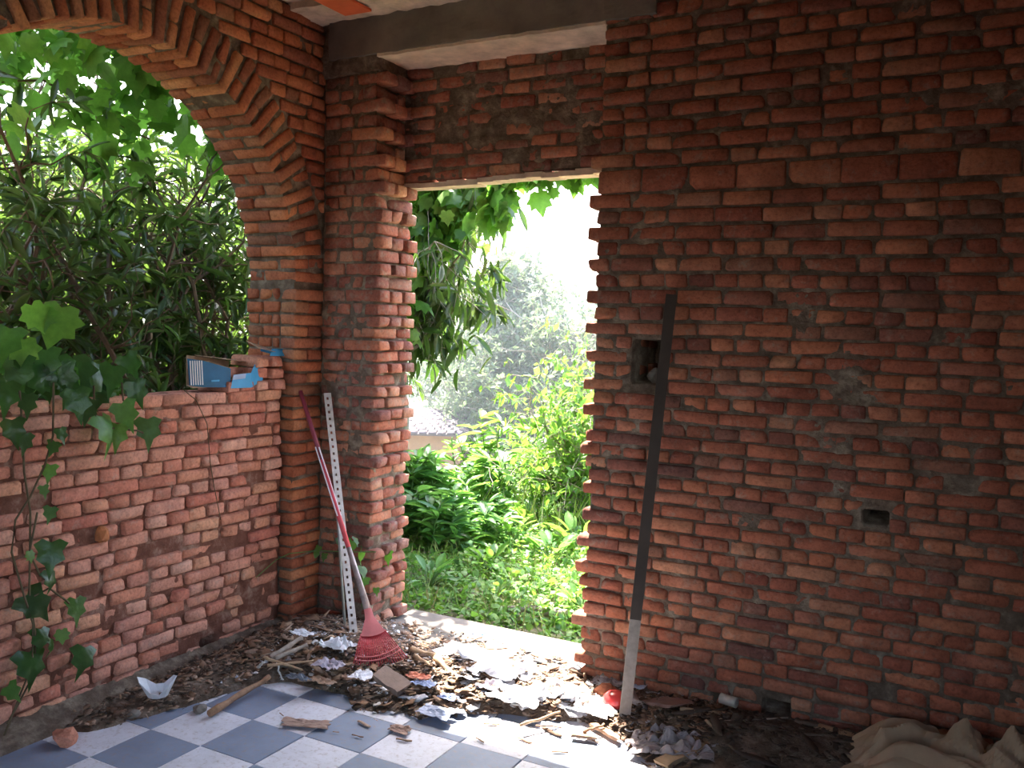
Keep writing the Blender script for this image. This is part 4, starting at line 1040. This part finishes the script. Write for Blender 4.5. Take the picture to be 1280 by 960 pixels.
def outdoors():
    g = struct('ground')
    m, nt, b = mat('grassy_earth'); c = ramp(nt, world_noise(nt, 3.5, 6, .7), [(0.35, (0.10, 0.17, 0.04)), (0.5, (0.22, 0.20, 0.11)), (0.65, (0.42, 0.34, 0.24))]); nt.links.new(c.outputs[0], b.inputs['Base Color']); b.inputs['Roughness'].default_value = .95
    bump(nt, b, world_noise(nt, 30, 5, .7), .8, .03)
    def f(i, j):
        x = -42 + i * 50; y = 4.0 + (j ** 2.2) * 56
        return (x, y, ground_z(x, y) - (0.02 if y < 4.2 else 0))
    sheet('earth', f, 160, 160, m, g)
    sheet('earth_beside', lambda i, j: (-42 + i * 38.45, -6 + j * 10.2, -0.12 + .04 * nz(i * 38, j * 10, 0)), 60, 30, m, g)
    mh, nt, b = mat('wooded_hillside'); c = ramp(nt, world_noise(nt, .05, 8, .7), [(0.35, (0.045, 0.08, 0.045)), (0.6, (0.09, 0.125, 0.065))]); nt.links.new(c.outputs[0], b.inputs['Base Color']); b.inputs['Roughness'].default_value = 1
    h = struct('hillside')
    def fh(i, j):
        x = -900 + i * 1500; y = 55 + j * 900
        z = -6 + 92 * (j ** 1.1) * (0.75 + 0.5 * nz(i * 6, j * 3, 2)) + 10 * nz(x, y, 0, .01)
        return (x, y, z - 2 * (1 - j))
    sheet('slope', fh, 120, 60, mh, h)
outdoors()
# ---- evergreen thicket behind the arch
def thicket(x, y, w_, h, label, seed, nleaf, nstem):
    random.seed(seed); r = root_mesh_empty('evergreen_shrub', label, 'shrub', 'evergreen shrubs beyond the arch')
    L = []; tr = MB(); loc = Vector((0, 0, 0))
    O_ = Vector((x, y, -0.1))
    for k in range(nstem):
        p = Vector((random.uniform(-w_, w_) * .5, random.uniform(-w_, w_) * .6, 0)); n = random.randint(9, 14)
        pts = walk(p, (random.gauss(0, .25), random.gauss(0, .3), 1), n, h / n * 1.05, .22, .12)
        if any((v + O_).x > -3.7 for v in pts): continue
        tr.tube(pts, [0.022 * (1 - .8 * i / n) + .003 for i in range(n + 1)], 5)
        for i in range(2, n + 1):
            for _ in range(3):
                q = pts[i]; bp = walk(q, rv() + Vector((0, 0, .4)), 5, random.uniform(.05, .11), .35)
                if any((v + O_).x > -3.66 for v in bp): continue
                tr.tube(bp, [.006, .005, .004, .003, .0025, .002], 4, False)
                tip = bp[-1]; dd = (bp[-1] - bp[-2]).normalized()
                for m_ in range(nleaf):
                    a = rv(); d = (dd * .9 + a * .7 + Vector((0, 0, -.15 if m_ % 2 else .2))).normalized()
                    if (O_ + bp[5]).x > -3.8: d.x = -abs(d.x)
                    L.append((random.choice(('long', 'long2', 'long')), d, random.uniform(-1, 1), random.uniform(.09, .17), O_ + bp[random.choice((3, 4, 5))]))
    trb = MB(); trb.V = [tuple(Vector(v) + O_) for v in tr.V]; trb.F = tr.F; trb.build('branches', M['bark'], r)
    foliage(r, L, 'leaf_dark', 36)
    return r

for k, (x, y, w_, h, lab) in enumerate(((-4.15, 2.55, 1.0, 2.35, 'dense dark evergreen shrub at the left of the arch, nearest the wall'), (-4.25, 3.75, 1.0, 2.55, 'dense dark evergreen shrub at the centre of the arch, behind the blue carton'),
        (-4.7, 4.7, 1.1, 2.7, 'dark evergreen shrub by the right edge of the arch'), (-5.4, 3.3, 1.3, 3.1, 'tall evergreen shrub in the second row behind the arch, left'), (-5.9, 5.1, 1.4, 3.2, 'tall evergreen shrub in the second row behind the arch, right'), (-6.6, 6.6, 1.5, 3.0, 'far evergreen shrub seen through gaps beside the arch pier'), (-7.0, 4.6, 1.7, 3.1, 'evergreen shrub in the third row behind the arch, left'), (-8.0, 6.6, 1.9, 3.2, 'evergreen shrub in the third row behind the arch, right'), (-5.0, 2.9, 1.3, 2.2, 'low evergreen shrub filling the left of the second row'), (-5.6, 4.2, 1.4, 2.4, 'low evergreen shrub filling the middle of the second row'))):
    thicket(x, y, w_, h, lab, 100 + k, 8 if k < 3 else 9, 13)
# ---- creeping vine with big lobed leaves hanging over the arch and the doorway
def vine(name, label, path_list, leafsize, nper, m='leaf_vine', singles=80, kinds=('grape', 'grape2'), spread=.10, seed=5, group=None, hang=-0.6, stem='vine_stem', sr=.006):
    random.seed(seed); r = root_mesh_empty(name, label, 'vine', group); L = []; mb = MB()
    for pts in path_list:
        P = [Vector(p) for p in pts]; fine = []
        for a, b in zip(P, P[1:]):
            for i in range(6): t = i / 6; q = a.lerp(b, t); fine.append(q + Vector((nz(q.x * 3, q.y * 3, q.z * 3), nz(q.y * 3, q.z * 3, 5), nz(q.z * 3, q.x * 3, 9))) * .05)
        fine.append(P[-1]); mb.tube(fine, sr, 5)
        for q in fine:
            for _ in range(nper):
                o = rv(spread); d = Vector((random.gauss(0, .5), random.gauss(0, .5), hang + random.gauss(0, .3)))
                L.append((random.choice(kinds), d, random.uniform(-.9, .9), leafsize * random.uniform(.65, 1.25), q + o))
    mb.build('stem', M[stem], r, True); foliage(r, L, m, singles); return r
vine('grape_vine', 'bright green vine with lobed leaves across the top of the arch', [[(-4.0, 1.6, 2.75), (-4.05, 2.4, 3.05), (-4.0, 3.1, 2.98), (-4.1, 3.9, 2.75), (-4.1, 4.6, 2.4)], [(-4.3, 1.7, 3.0), (-4.4, 2.6, 3.2), (-4.5, 3.6, 3.15), (-4.5, 4.4, 2.8)], [(-4.2, 2.0, 2.5), (-4.2, 2.9, 2.75), (-4.3, 3.6, 2.6)]], .135, 10, singles=170, spread=.13, seed=11)
def dp(px, py, y): return on_y(px, py, y)
vine('grape_vine', 'sunlit vine with lobed leaves hanging across the top of the doorway', [[dp(500, 195, 5.8), dp(560, 205, 5.8), dp(620, 205, 5.8), dp(690, 200, 5.8), dp(780, 195, 5.9)], [dp(600, 185, 5.7), dp(700, 188, 5.7), dp(780, 188, 5.7)], [dp(505, 230, 5.8), dp(560, 235, 5.8), dp(620, 225, 5.8), dp(690, 210, 5.8), dp(745, 205, 5.8)], [dp(512, 215, 5.5), dp(522, 260, 5.5), dp(528, 310, 5.5), dp(515, 370, 5.5), dp(512, 400, 5.5)], [dp(545, 220, 5.6), dp(552, 260, 5.6), dp(545, 300, 5.6)], [dp(570, 220, 5.6), dp(580, 250, 5.6), dp(575, 285, 5.6)], [dp(615, 210, 5.7), dp(625, 235, 5.7), dp(618, 262, 5.7)]], .15, 4, singles=140, spread=.065, seed=12, hang=-.9)
vine('grape_vine', 'added leafy vine canopy out of view, blocking sun through the arch', [[(-4.0, 3.6, 3.6), (-4.1, 4.4, 3.7), (-4.3, 5.4, 3.7)], [(-4.4, 3.4, 3.8), (-4.6, 4.4, 3.8), (-4.7, 5.6, 3.8)], [(-4.9, 3.2, 3.9), (-5.1, 4.4, 3.9), (-5.2, 5.6, 3.9)], [(-3.9, 4.0, 3.5), (-3.9, 4.6, 3.5), (-4.0, 5.2, 3.6)], [(-3.85, 2.9, 3.45), (-3.9, 3.6, 3.5), (-3.9, 4.3, 3.55)], [(-4.6, 2.6, 3.9), (-5.2, 3.0, 4.0), (-5.6, 4.0, 4.0)]],   .19, 24, singles=0, spread=.22, seed=13)  # unseen canopy, added to keep sun patches off the tiles inside the arch
# ---- drooping tree left of the doorway
def tree(name, label, cat, base, height, lean, nb, leafk, lsize, m, nleaf, singles, seed, group=None, crown=(.35, 1.0), spread=.5, bark='bark_grey', trunk=.06, up=.05, leafhang=-.2, blen=(.10, .18), minpx=9):
    random.seed(seed); r = root_mesh_empty(name, label, cat, group); mb = MB(); L = []
    P = walk(base, (lean[0], lean[1], 1), 12, height / 12, .09, .1)
    mb.tube(P, [trunk * (1 - .8 * i / 12) for i in range(13)], 8)
    for k in range(nb):
        t = crown[0] + (crown[1] - crown[0]) * random.random(); i = t * 11.99; q = P[int(i)].lerp(P[int(i) + 1], i % 1)
        a = random.uniform(0, 2 * PI); bp = walk(q, (math.cos(a), math.sin(a), random.uniform(.1, .8)), 7, spread * random.uniform(.6, 1.2) / 5, .22, up)
        if any(v.y < 4.35 for v in bp): continue
        mb.tube(bp, [trunk * .35 * (1 - .85 * j / 7) + .002 for j in range(8)], 5, False)
        for j in range(2, 8):
            for _ in range(2):
                tw = walk(bp[j], rv(), 3, random.uniform(*blen), .3, leafhang * .3); mb.tube(tw, [.004, .003, .003, .002], 3, False)
                for _ in range(nleaf):
                    s = random.random() * 2.99; p = tw[int(s)].lerp(tw[int(s) + 1], s % 1)
                    L.append((random.choice(leafk), (rv(.6) + Vector((0, 0, leafhang))), random.uniform(-1, 1), lsize * random.uniform(.6, 1.3), p + rv(.015)))
    mb.build('branches', M[bark], r, True); foliage(r, L, m, singles, min_px=minpx); return r
b = dp(470, 560, 5.6); tree('drooping_tree', 'small dark tree with long drooping leaves, left side of the doorway', 'tree', (b.x, b.y, -.1), 2.7, (.08, 0), 34, ('long', 'long2'), .17, 'leaf_dark', 5, 50, 21, crown=(.5, 1), spread=.55, leafhang=-1.1)
b = dp(498, 560, 6.4); tree('drooping_tree', 'yellow-green leafy tree behind the drooping one in the doorway', 'tree', (b.x, b.y, -.1), 2.9, (.03, .05), 26, ('long', 'broad'), .15, 'leaf_fresh', 4, 30, 22, crown=(.5, 1), spread=.5, leafhang=-.5)
# ---- grey-green trees in the middle distance
for k, (px, y, top, lab, sp, nb) in enumerate(((618, 13.0, 318, 'blue-green tree with the tallest crown beyond the doorway', .6, 60), (665, 14.5, 388, 'grey-green feathery tree right of the tallest one', 1.0, 60), (712, 13.5, 398, 'grey-green tree with pale branches at the right of the view', .9, 56), (560, 16.0, 400, 'grey-green tree low behind the drooping tree', 1.2, 50), (640, 12.8, 465, 'low bushy grey-green tree in front of the feathery trees', .8, 60), (590, 13.6, 430, 'low bushy grey-green tree above the shed roof', .8, 60))):
    g = dp(px, 500, y); tp = dp(px, top, y); z0 = ground_z(g.x, y)
    tree('feathery_tree', lab, 'tree', (g.x, y, z0), (tp.z - z0) * .93, (0, 0), nb, ('small', 'narrow'), .11, 'leaf_grey', 16, 0, 40 + k, 'trees beyond the doorway', crown=(.3, 1), spread=sp, trunk=.09, leafhang=.1, blen=(.12, .22))
for k, (px, y, top, lab) in enumerate(((738, 8.0, 490, 'bright green shrub by the right jamb, upper one'), (722, 7.2, 520, 'bright green shrub by the right jamb, lower one'), (682, 9.0, 545, 'bright green shrub in the middle behind the tall grass'), (775, 8.6, 500, 'bright green shrub hidden mostly behind the right jamb'))):
    g = dp(px, 600, y); tp = dp(px, top, y); z0 = ground_z(g.x, y)
    tree('leafy_shrub', lab, 'shrub', (g.x, y, z0), (tp.z - z0) * .93, (0, 0), 34, ('small', 'long'), .09, 'leaf_fresh', 9, 0, 60 + k, 'bright shrubs beyond the doorway', crown=(.1, 1), spread=.5, trunk=.03)
# ---- broad leaved plants in front of them
for k, (px, y, top, n, s, m, lab) in enumerate(((515, 6.2, 560, 26, .20, 'leaf_broad', 'large plant with long glossy leaves at the left of the doorway'), (560, 6.4, 575, 26, .19, 'leaf_broad', 'large plant with long glossy leaves below the shed'), (600, 6.8, 560, 26, .19, 'leaf_broad', 'large plant with long upright leaves in the middle of the doorway'), (540, 5.6, 610, 22, .17, 'leaf_broad', 'dark long-leaved plant low at the left of the doorway'), (632, 7.6, 520, 20, .2, 'leaf_fresh', 'tall pale green plant above the other weeds'), (590, 5.9, 630, 20, .15, 'leaf_broad', 'blue-green broad leaved weed in front of the tall plants'))):
    random.seed(80 + k); g = dp(px, 640, y); z0 = ground_z(g.x, y); tp = dp(px, top, y); r = root_mesh_empty('leafy_plant', lab, 'plant', 'long-leaved plants outside the doorway'); mb = MB(); L = []
    for q in range(9):
        p0 = Vector((g.x + random.gauss(0, .16), y + random.gauss(0, .16), z0)); st = walk(p0, (random.gauss(0, .25), random.gauss(0, .25), 1), 8, (tp.z - z0) / 8 * random.uniform(.7, 1.0), .1, .1)
        mb.tube(st, .006, 5)
        for i in range(2, 9):
            for _ in range(4):
                a = random.uniform(0, 2 * PI); L.append((random.choice(('long', 'broad', 'long2')), (math.cos(a), math.sin(a), random.uniform(.1, .9)), random.uniform(-.4, .4), s * random.uniform(.7, 1.2), st[i]))
    mb.build('stems', M['green_stem'], r, True); foliage(r, L, m, 34)
for k, (px, py, s, lab, m) in enumerate(((640, 690, .17, 'bright broad-leaved weed in the middle of the grass', 'leaf_fresh'), (665, 668, .18, 'tallest bright broad-leaved weed, right of the middle', 'leaf_fresh'), (690, 705, .14, 'pale broad-leaved weed near the bare earth', 'leaf_broad'), (722, 690, .17, 'yellow-green weed half hidden by the right jamb', 'leaf_fresh'), (575, 690, .14, 'broad-leaved weed left of the middle, under the blue-green leaves', 'leaf_broad'), (610, 715, .12, 'low yellowish weed at the front of the grass', 'leaf_fresh'), (728, 765, .10, 'small seedling at the edge of the threshold by the right jamb', 'leaf_fresh'), (535, 735, .12, 'low weed at the left edge of the grass', 'leaf_broad'))):
    random.seed(120 + k); p = on_floor(px, py, -.08); r = root_mesh_empty('broad_weed', lab, 'weed'); L = []; mb = MB()
    for q in range(15):
        a = random.uniform(0, 2 * PI); d = Vector((math.cos(a), math.sin(a), random.uniform(.4, 2.2))); st = walk(p, d, 3, s * .35, .1, .0); mb.tube(st, .004, 4); L.append(('broad', d + Vector((0, 0, -.4)), random.uniform(-.3, .3), s * random.uniform(.8, 1.2), st[-1]))
    mb.build('stems', M['green_stem'], r); foliage(r, L, m, 15)
# ---- ground cover: clover-like leaves and grass nobody could count
def cover_stuff():
    random.seed(300); A = []; Bl = []; St = []
    for _ in range(16000):
        x = random.uniform(-5.6, -1.0); y = 4.22 + 3.8 * random.random() ** 1.3
        bare = nz(x, y, 0, 1.6) * .6 + (x + 2.3) * .55 - (y - 4.6) * .45
        if bare > .18 + random.random() * .35: continue
        if y < 4.32 + max(0, (-1.9 - x)) * .12 and random.random() < .8: continue
        z = ground_z(x, y); hh = .05 + .10 * max(0, nz(x, y, 8, 1.2) + .4) + .05 * max(0, y - 5)
        zz = z + random.random() * hh
        for _ in range(2): A.append((random.choice(('heart', 'small', 'small')), np.array(frame((random.gauss(0, 1), random.gauss(0, 1), random.gauss(.3, .5)), random.uniform(-.6, .6))) * random.uniform(.025, .06), np.array((x + random.gauss(0, .02), y + random.gauss(0, .02), zz))))
    tag(join_instances('ground_cover', LT, A, M['leaf_fresh']), 'low bright green clover-like ground cover outside the threshold', 'weeds', kind='stuff')
    for _ in range(9000):
        x = random.uniform(-7.0, -1.2); y = 4.4 + 6 * random.random(); 
        if (x + 2.0) > .2 - (y - 5) * .3 and random.random() < .75: continue
        tall = .12 + (.42 if 6.3 < y < 9 and nz(x, y, 3, .7) > -.15 else .05) * random.random()
        Bl.append(('blade', np.array(frame((random.gauss(0, .35), random.gauss(0, .35), 1), random.uniform(-3, 3))) * tall * 1.2, np.array((x, y, ground_z(x, y) - .01))))
    tag(join_instances('grass', LT, Bl, M['straw']), 'tall yellow-green grass growing wild behind the weeds', 'grass', kind='stuff')
    C_ = []
    for _ in range(14000):
        x = random.uniform(-16, -1.5); y = random.uniform(8, 24)
        if clear_view((x, y, ground_z(x, y) + .3)) or clear_view((x, y, ground_z(x, y) + .6)) or clear_view((x, y, ground_z(x, y))): continue
        C_.append((random.choice(('small', 'narrow')), np.array(frame(rv() + Vector((0, 0, .5)), random.uniform(-1, 1))) * random.uniform(.10, .22), np.array((x, y, ground_z(x, y) + random.random() * (.5 + .5 * max(0, nz(x, y, 5, .4)))))))
    tag(join_instances('undergrowth', LT, C_, M['leaf_grey']), 'grey-green undergrowth covering the slope below the trees', 'undergrowth', kind='stuff')
cover_stuff()
# ---- fallen trunk / kerb of earth on the bare patch
tag(MB().tube([on_floor(622, 763, -.06), on_floor(660, 762, -.05), on_floor(705, 768, -.06), on_floor(740, 770, -.07)], [.02, .03, .03, .025], 7).build('fallen_branch', M['bark_grey'], None, True), 'pale branch lying across the bare earth just outside', 'branch')
# ---- little outbuilding with a shingled roof
def shed():
    r = root_mesh_empty('shed', 'small shed with a weathered grey-purple shingle roof down the slope', 'building')
    rm = tonemat('weathered_shingles', [(0.08, 0.06, 0.075), (0.13, 0.10, 0.115), (0.10, 0.075, 0.08), (0.16, 0.13, 0.14)]); wm = plain('orange_plaster', (0.30, 0.16, 0.09), .9, 3, .2)
    A = dp(490, 508, 12.9); B = dp(545, 514, 12.9); C = dp(584, 537, 12.1); D = dp(500, 551, 11.6); E_ = Vector((B.x + .15, 14.3, C.z)); G = Vector((D.x - .2, 14.3, C.z))
    C.z = D.z = (C.z + D.z) / 2; E_.z = G.z = C.z; A.z = B.z
    ins = lambda p, k=.10: p + (Vector(((A.x + B.x) / 2, 12.9, p.z)) - p) * k
    W_ = [ins(D), ins(C), ins(E_), ins(G)]; lowr = [Vector((p.x, p.y, p.z - 2.2)) for p in W_]
    MB().add(W_ + lowr, [(0, 1, 5, 4), (1, 2, 6, 5), (2, 3, 7, 6), (3, 0, 4, 7), (3, 2, 1, 0)]).build('wall', wm, r)
    for P4 in ((A, B, C, D), (B, B, E_, C), (B, A, G, E_), (A, A, D, G)):
        pts = list(dict.fromkeys(tuple(p) for p in P4)); rf = MB().add(pts, [tuple(range(len(pts)))]).build('roof_slope', rm, r, solid=.03)
        t0, t1, e1, e0 = P4; n = (t1 - e0).cross(e1 - e0) if (t1 - e0).cross(e1 - e0).length > 1e-4 else (t0 - e0).cross(e1 - e0); n.normalize()
        if n.z < 0: n = -n
        its = []
        for i in range(10):
            a0, a1 = t0.lerp(e0, (i + .5) / 10), t1.lerp(e1, (i + .5) / 10); k = max(1, int((a1 - a0).length / .13)); u = (e1 - e0).normalized(); v = n.cross(u)
            for j in range(k):
                its.append(('sh', np.array(Matrix((u, v, n)).transposed() @ Matrix.Rotation(.1, 3, 'X')), np.array(a0.lerp(a1, (j + .5) / k) + n * (.025 + random.uniform(0, .012)))))
        box = MB().box((0, 0, 0), (.125, .13, .016)); o = join_instances('shingles', {'sh': (np.array(box.V), pad(box.F))}, its, rm, rf); o['kind'] = 'stuff'
shed()
# ---- ivy on the parapet, placed just in front of the bricks
def ivy():
    random.seed(400); r = root_mesh_empty('ivy', 'ivy hanging over the parapet at the left edge, with dark lobed leaves', 'ivy')
    P = lambda px, py, x=-3.195: on_x(px, py, x)
    stems = [[(66, 478), (66, 515), (64, 545), (55, 580), (36, 620), (18, 650), (12, 690), (28, 745), (40, 780), (38, 830), (18, 885), (2, 925)], [(22, 488), (26, 540), (28, 590), (36, 640), (37, 700), (36, 745), (42, 790), (44, 840), (22, 880), (8, 905)], [(115, 482), (117, 505), (120, 528), (135, 535), (170, 538), (186, 545)], [(150, 478), (152, 500), (160, 512)], [(44, 640), (35, 690), (50, 720), (62, 728)], [(40, 745), (60, 735), (80, 750), (93, 762)]]
    mb = MB()
    for s in stems: mb.tube([P(*q) + Vector((random.uniform(0, .012), 0, 0)) for q in s], .0042, 5, False)
    mb.build('stem', M['vine_stem'], r, True)
    th = MB(); th.tube([P(229, 487, -3.22), P(245, 500, -3.215), P(259, 530, -3.215), P(263, 580, -3.215), P(268, 610, -3.215), P(276, 650, -3.215)], .0022, 4, False).build('tendril', M['vine_stem'], r, True)
    spec = [(38, 392, 30, 'b'), (75, 400, 46, 'b'), (52, 392, 26, 'b'), (10, 425, 42, 'd'), (28, 435, 30, 'b'), (95, 470, 52, 'd'), (120, 470, 50, 'd'), (70, 470, 40, 'd'), (45, 470, 40, 'd'), (20, 462, 40, 'd'), (165, 488, 30, 'd'), (108, 510, 28, 'd'), (92, 500, 36, 'd'), (150, 516, 34, 'm'), (130, 535, 44, 'm'), (145, 540, 30, 'm'), (183, 535, 34, 'm'), (12, 535, 30, 'd'), (32, 502, 26, 'd'), (30, 550, 24, 'd'), (73, 542, 18, 'd'), (67, 558, 18, 'd'), (61, 588, 20, 'm'), (62, 640, 18, 'm'), (62, 690, 36, 'd'), (62, 722, 24, 'd'), (93, 758, 28, 'd'), (33, 758, 40, 'd'), (75, 792, 14, 'b'), (50, 795, 26, 'd'), (36, 828, 38, 'd'), (106, 820, 32, 'd'), (8, 865, 22, 'd'), (52, 612, 14, 'm'), (65, 805, 18, 'd'), (35, 693, 12, 'b'), (140, 470, 36, 'd'), (155, 455, 30, 'd'), (5, 490, 36, 'd'), (55, 450, 36, 'd')]
    for px, py, sz, k in spec:
        x = -3.19 if py > 470 else -3.26
        p = P(px, py - sz * .35, x); dist = (p - EYE).length; size = sz / FPX * dist * 1.15
        d = Vector((.25, random.gauss(0, .35), -1)); nn = 'ivy' if random.random() < .6 else 'ivy2'
        if k == 'b': nn = 'grape'
        m = {'d': 'leaf_ivy', 'm': 'leaf_broad', 'b': 'leaf_vine'}[k]
        key = (nn, 'ivy' + m)
        if key not in LM: me = fast_mesh('leaf', *LT[nn]); me.materials.append(M[m]); LM[key] = me
        o = bpy.data.objects.new('leaf', LM[key]); COL.objects.link(o); o.parent = r
        dn = d.normalized(); n = (Vector((1, -.5 + random.gauss(0, .5), .5 + random.gauss(0, .3)))).normalized(); s_ = dn.cross(n).normalized(); n = s_.cross(dn)
        o.matrix_basis = Matrix.Translation(p + Vector((.01, 0, 0))) @ (Matrix((s_, dn, n)).transposed() * size).to_4x4()
    # dark mass of leaves spilling over the wall top
    L = []
    for _ in range(170):
        y = random.uniform(1.75, 2.72); p = Vector((random.uniform(-3.52, -3.25), y, 1.27 + random.random() * .20 * (1.3 - (y - 1.75)))); L.append((random.choice(('ivy', 'ivy2')), Vector((.4, random.gauss(0, .6), -.6)), random.uniform(-1, 1), random.uniform(.06, .11), p))
    foliage(r, L, 'leaf_ivy', 60)
ivy()
def sprig(label, path, leaves, seed):
    random.seed(seed); r = root_mesh_empty('vine_sprig', label, 'vine'); MB().tube(path, .0025, 4, False).build('stem', M['green_stem'], r, True)
    L = [(random.choice(('ivy', 'heart')), Vector((.3 + random.gauss(0, .3), -.3, -.6)), random.uniform(-.8, .8), s, p) for p, s in leaves]; foliage(r, L, 'leaf_vine', 50, min_px=-1)
q = lambda px, py, x=-3.14: on_x(px, py, x); qy = lambda px, py, y=3.66: on_y(px, py, y)
sprig('thin vine sprig with small green leaves on the pier behind the rake handle', [q(320, 722, -3.21), q(345, 700, -3.20), q(362, 692), qy(398, 688), qy(430, 690), qy(470, 690)], [(qy(399, 683), .05), (qy(406, 692), .05), (qy(396, 690), .035), (qy(426, 674), .07), (qy(440, 676), .075)], 1)
sprig('small vine with bright round leaves climbing beside the rake socket', [qy(452, 760), qy(455, 730), qy(450, 700), qy(452, 682)], [(qy(444, 672), .06), (qy(453, 708), .065), (qy(458, 722), .06), (qy(452, 690), .05), (qy(476, 700, 3.9), .07), (qy(485, 690, 3.9), .08), (qy(480, 715, 4.0), .07), (qy(470, 735, 3.8), .05)], 2)
# ------------------------------------------------------------------ put every thing's origin at its base
bpy.context.view_layer.update()
for o in [o for o in SC.objects if o.type == 'EMPTY' and o.parent is None]:
    lo = Vector((1e9,) * 3); hi = -lo
    for c in o.children:
        for bb in c.bound_box:
            v = c.matrix_world @ Vector(bb)
            for a in range(3): lo[a] = min(lo[a], v[a]); hi[a] = max(hi[a], v[a])
    if lo.x > 1e8: continue
    L = Vector(((lo.x + hi.x) / 2, (lo.y + hi.y) / 2, lo.z)); o.location = L
    for c in o.children: c.location = c.location - L

def haze(name, dens, y0, y1, w_, z0, z1, label):
    m = bpy.data.materials.new(name); m.use_nodes = True; nt = m.node_tree; nt.nodes.remove(nt.nodes['Principled BSDF'])
    v = nt.nodes.new('ShaderNodeVolumeScatter'); v.inputs['Color'].default_value = (.84, .93, 1, 1); v.inputs['Density'].default_value = dens; v.inputs['Anisotropy'].default_value = 0.0
    nt.links.new(v.outputs[0], nt.nodes['Material Output'].inputs['Volume'])
    o = MB().box((-w_ * .3, (y0 + y1) / 2, (z0 + z1) / 2), (w_, y1 - y0, z1 - z0)).build('haze', m); tag(o, label, 'haze', kind='stuff')
haze('garden_glare_haze', 0.009, 7, 40, 90, -15, 11, 'pale haze between the near trees, thickened to imitate lens glare')  # near haze, thickened to stand in for veiling glare in the lens
haze('valley_haze', 0.00025, 41, 1100, 2400, -15, 160, 'blue distant haze lying over the valley and hills')
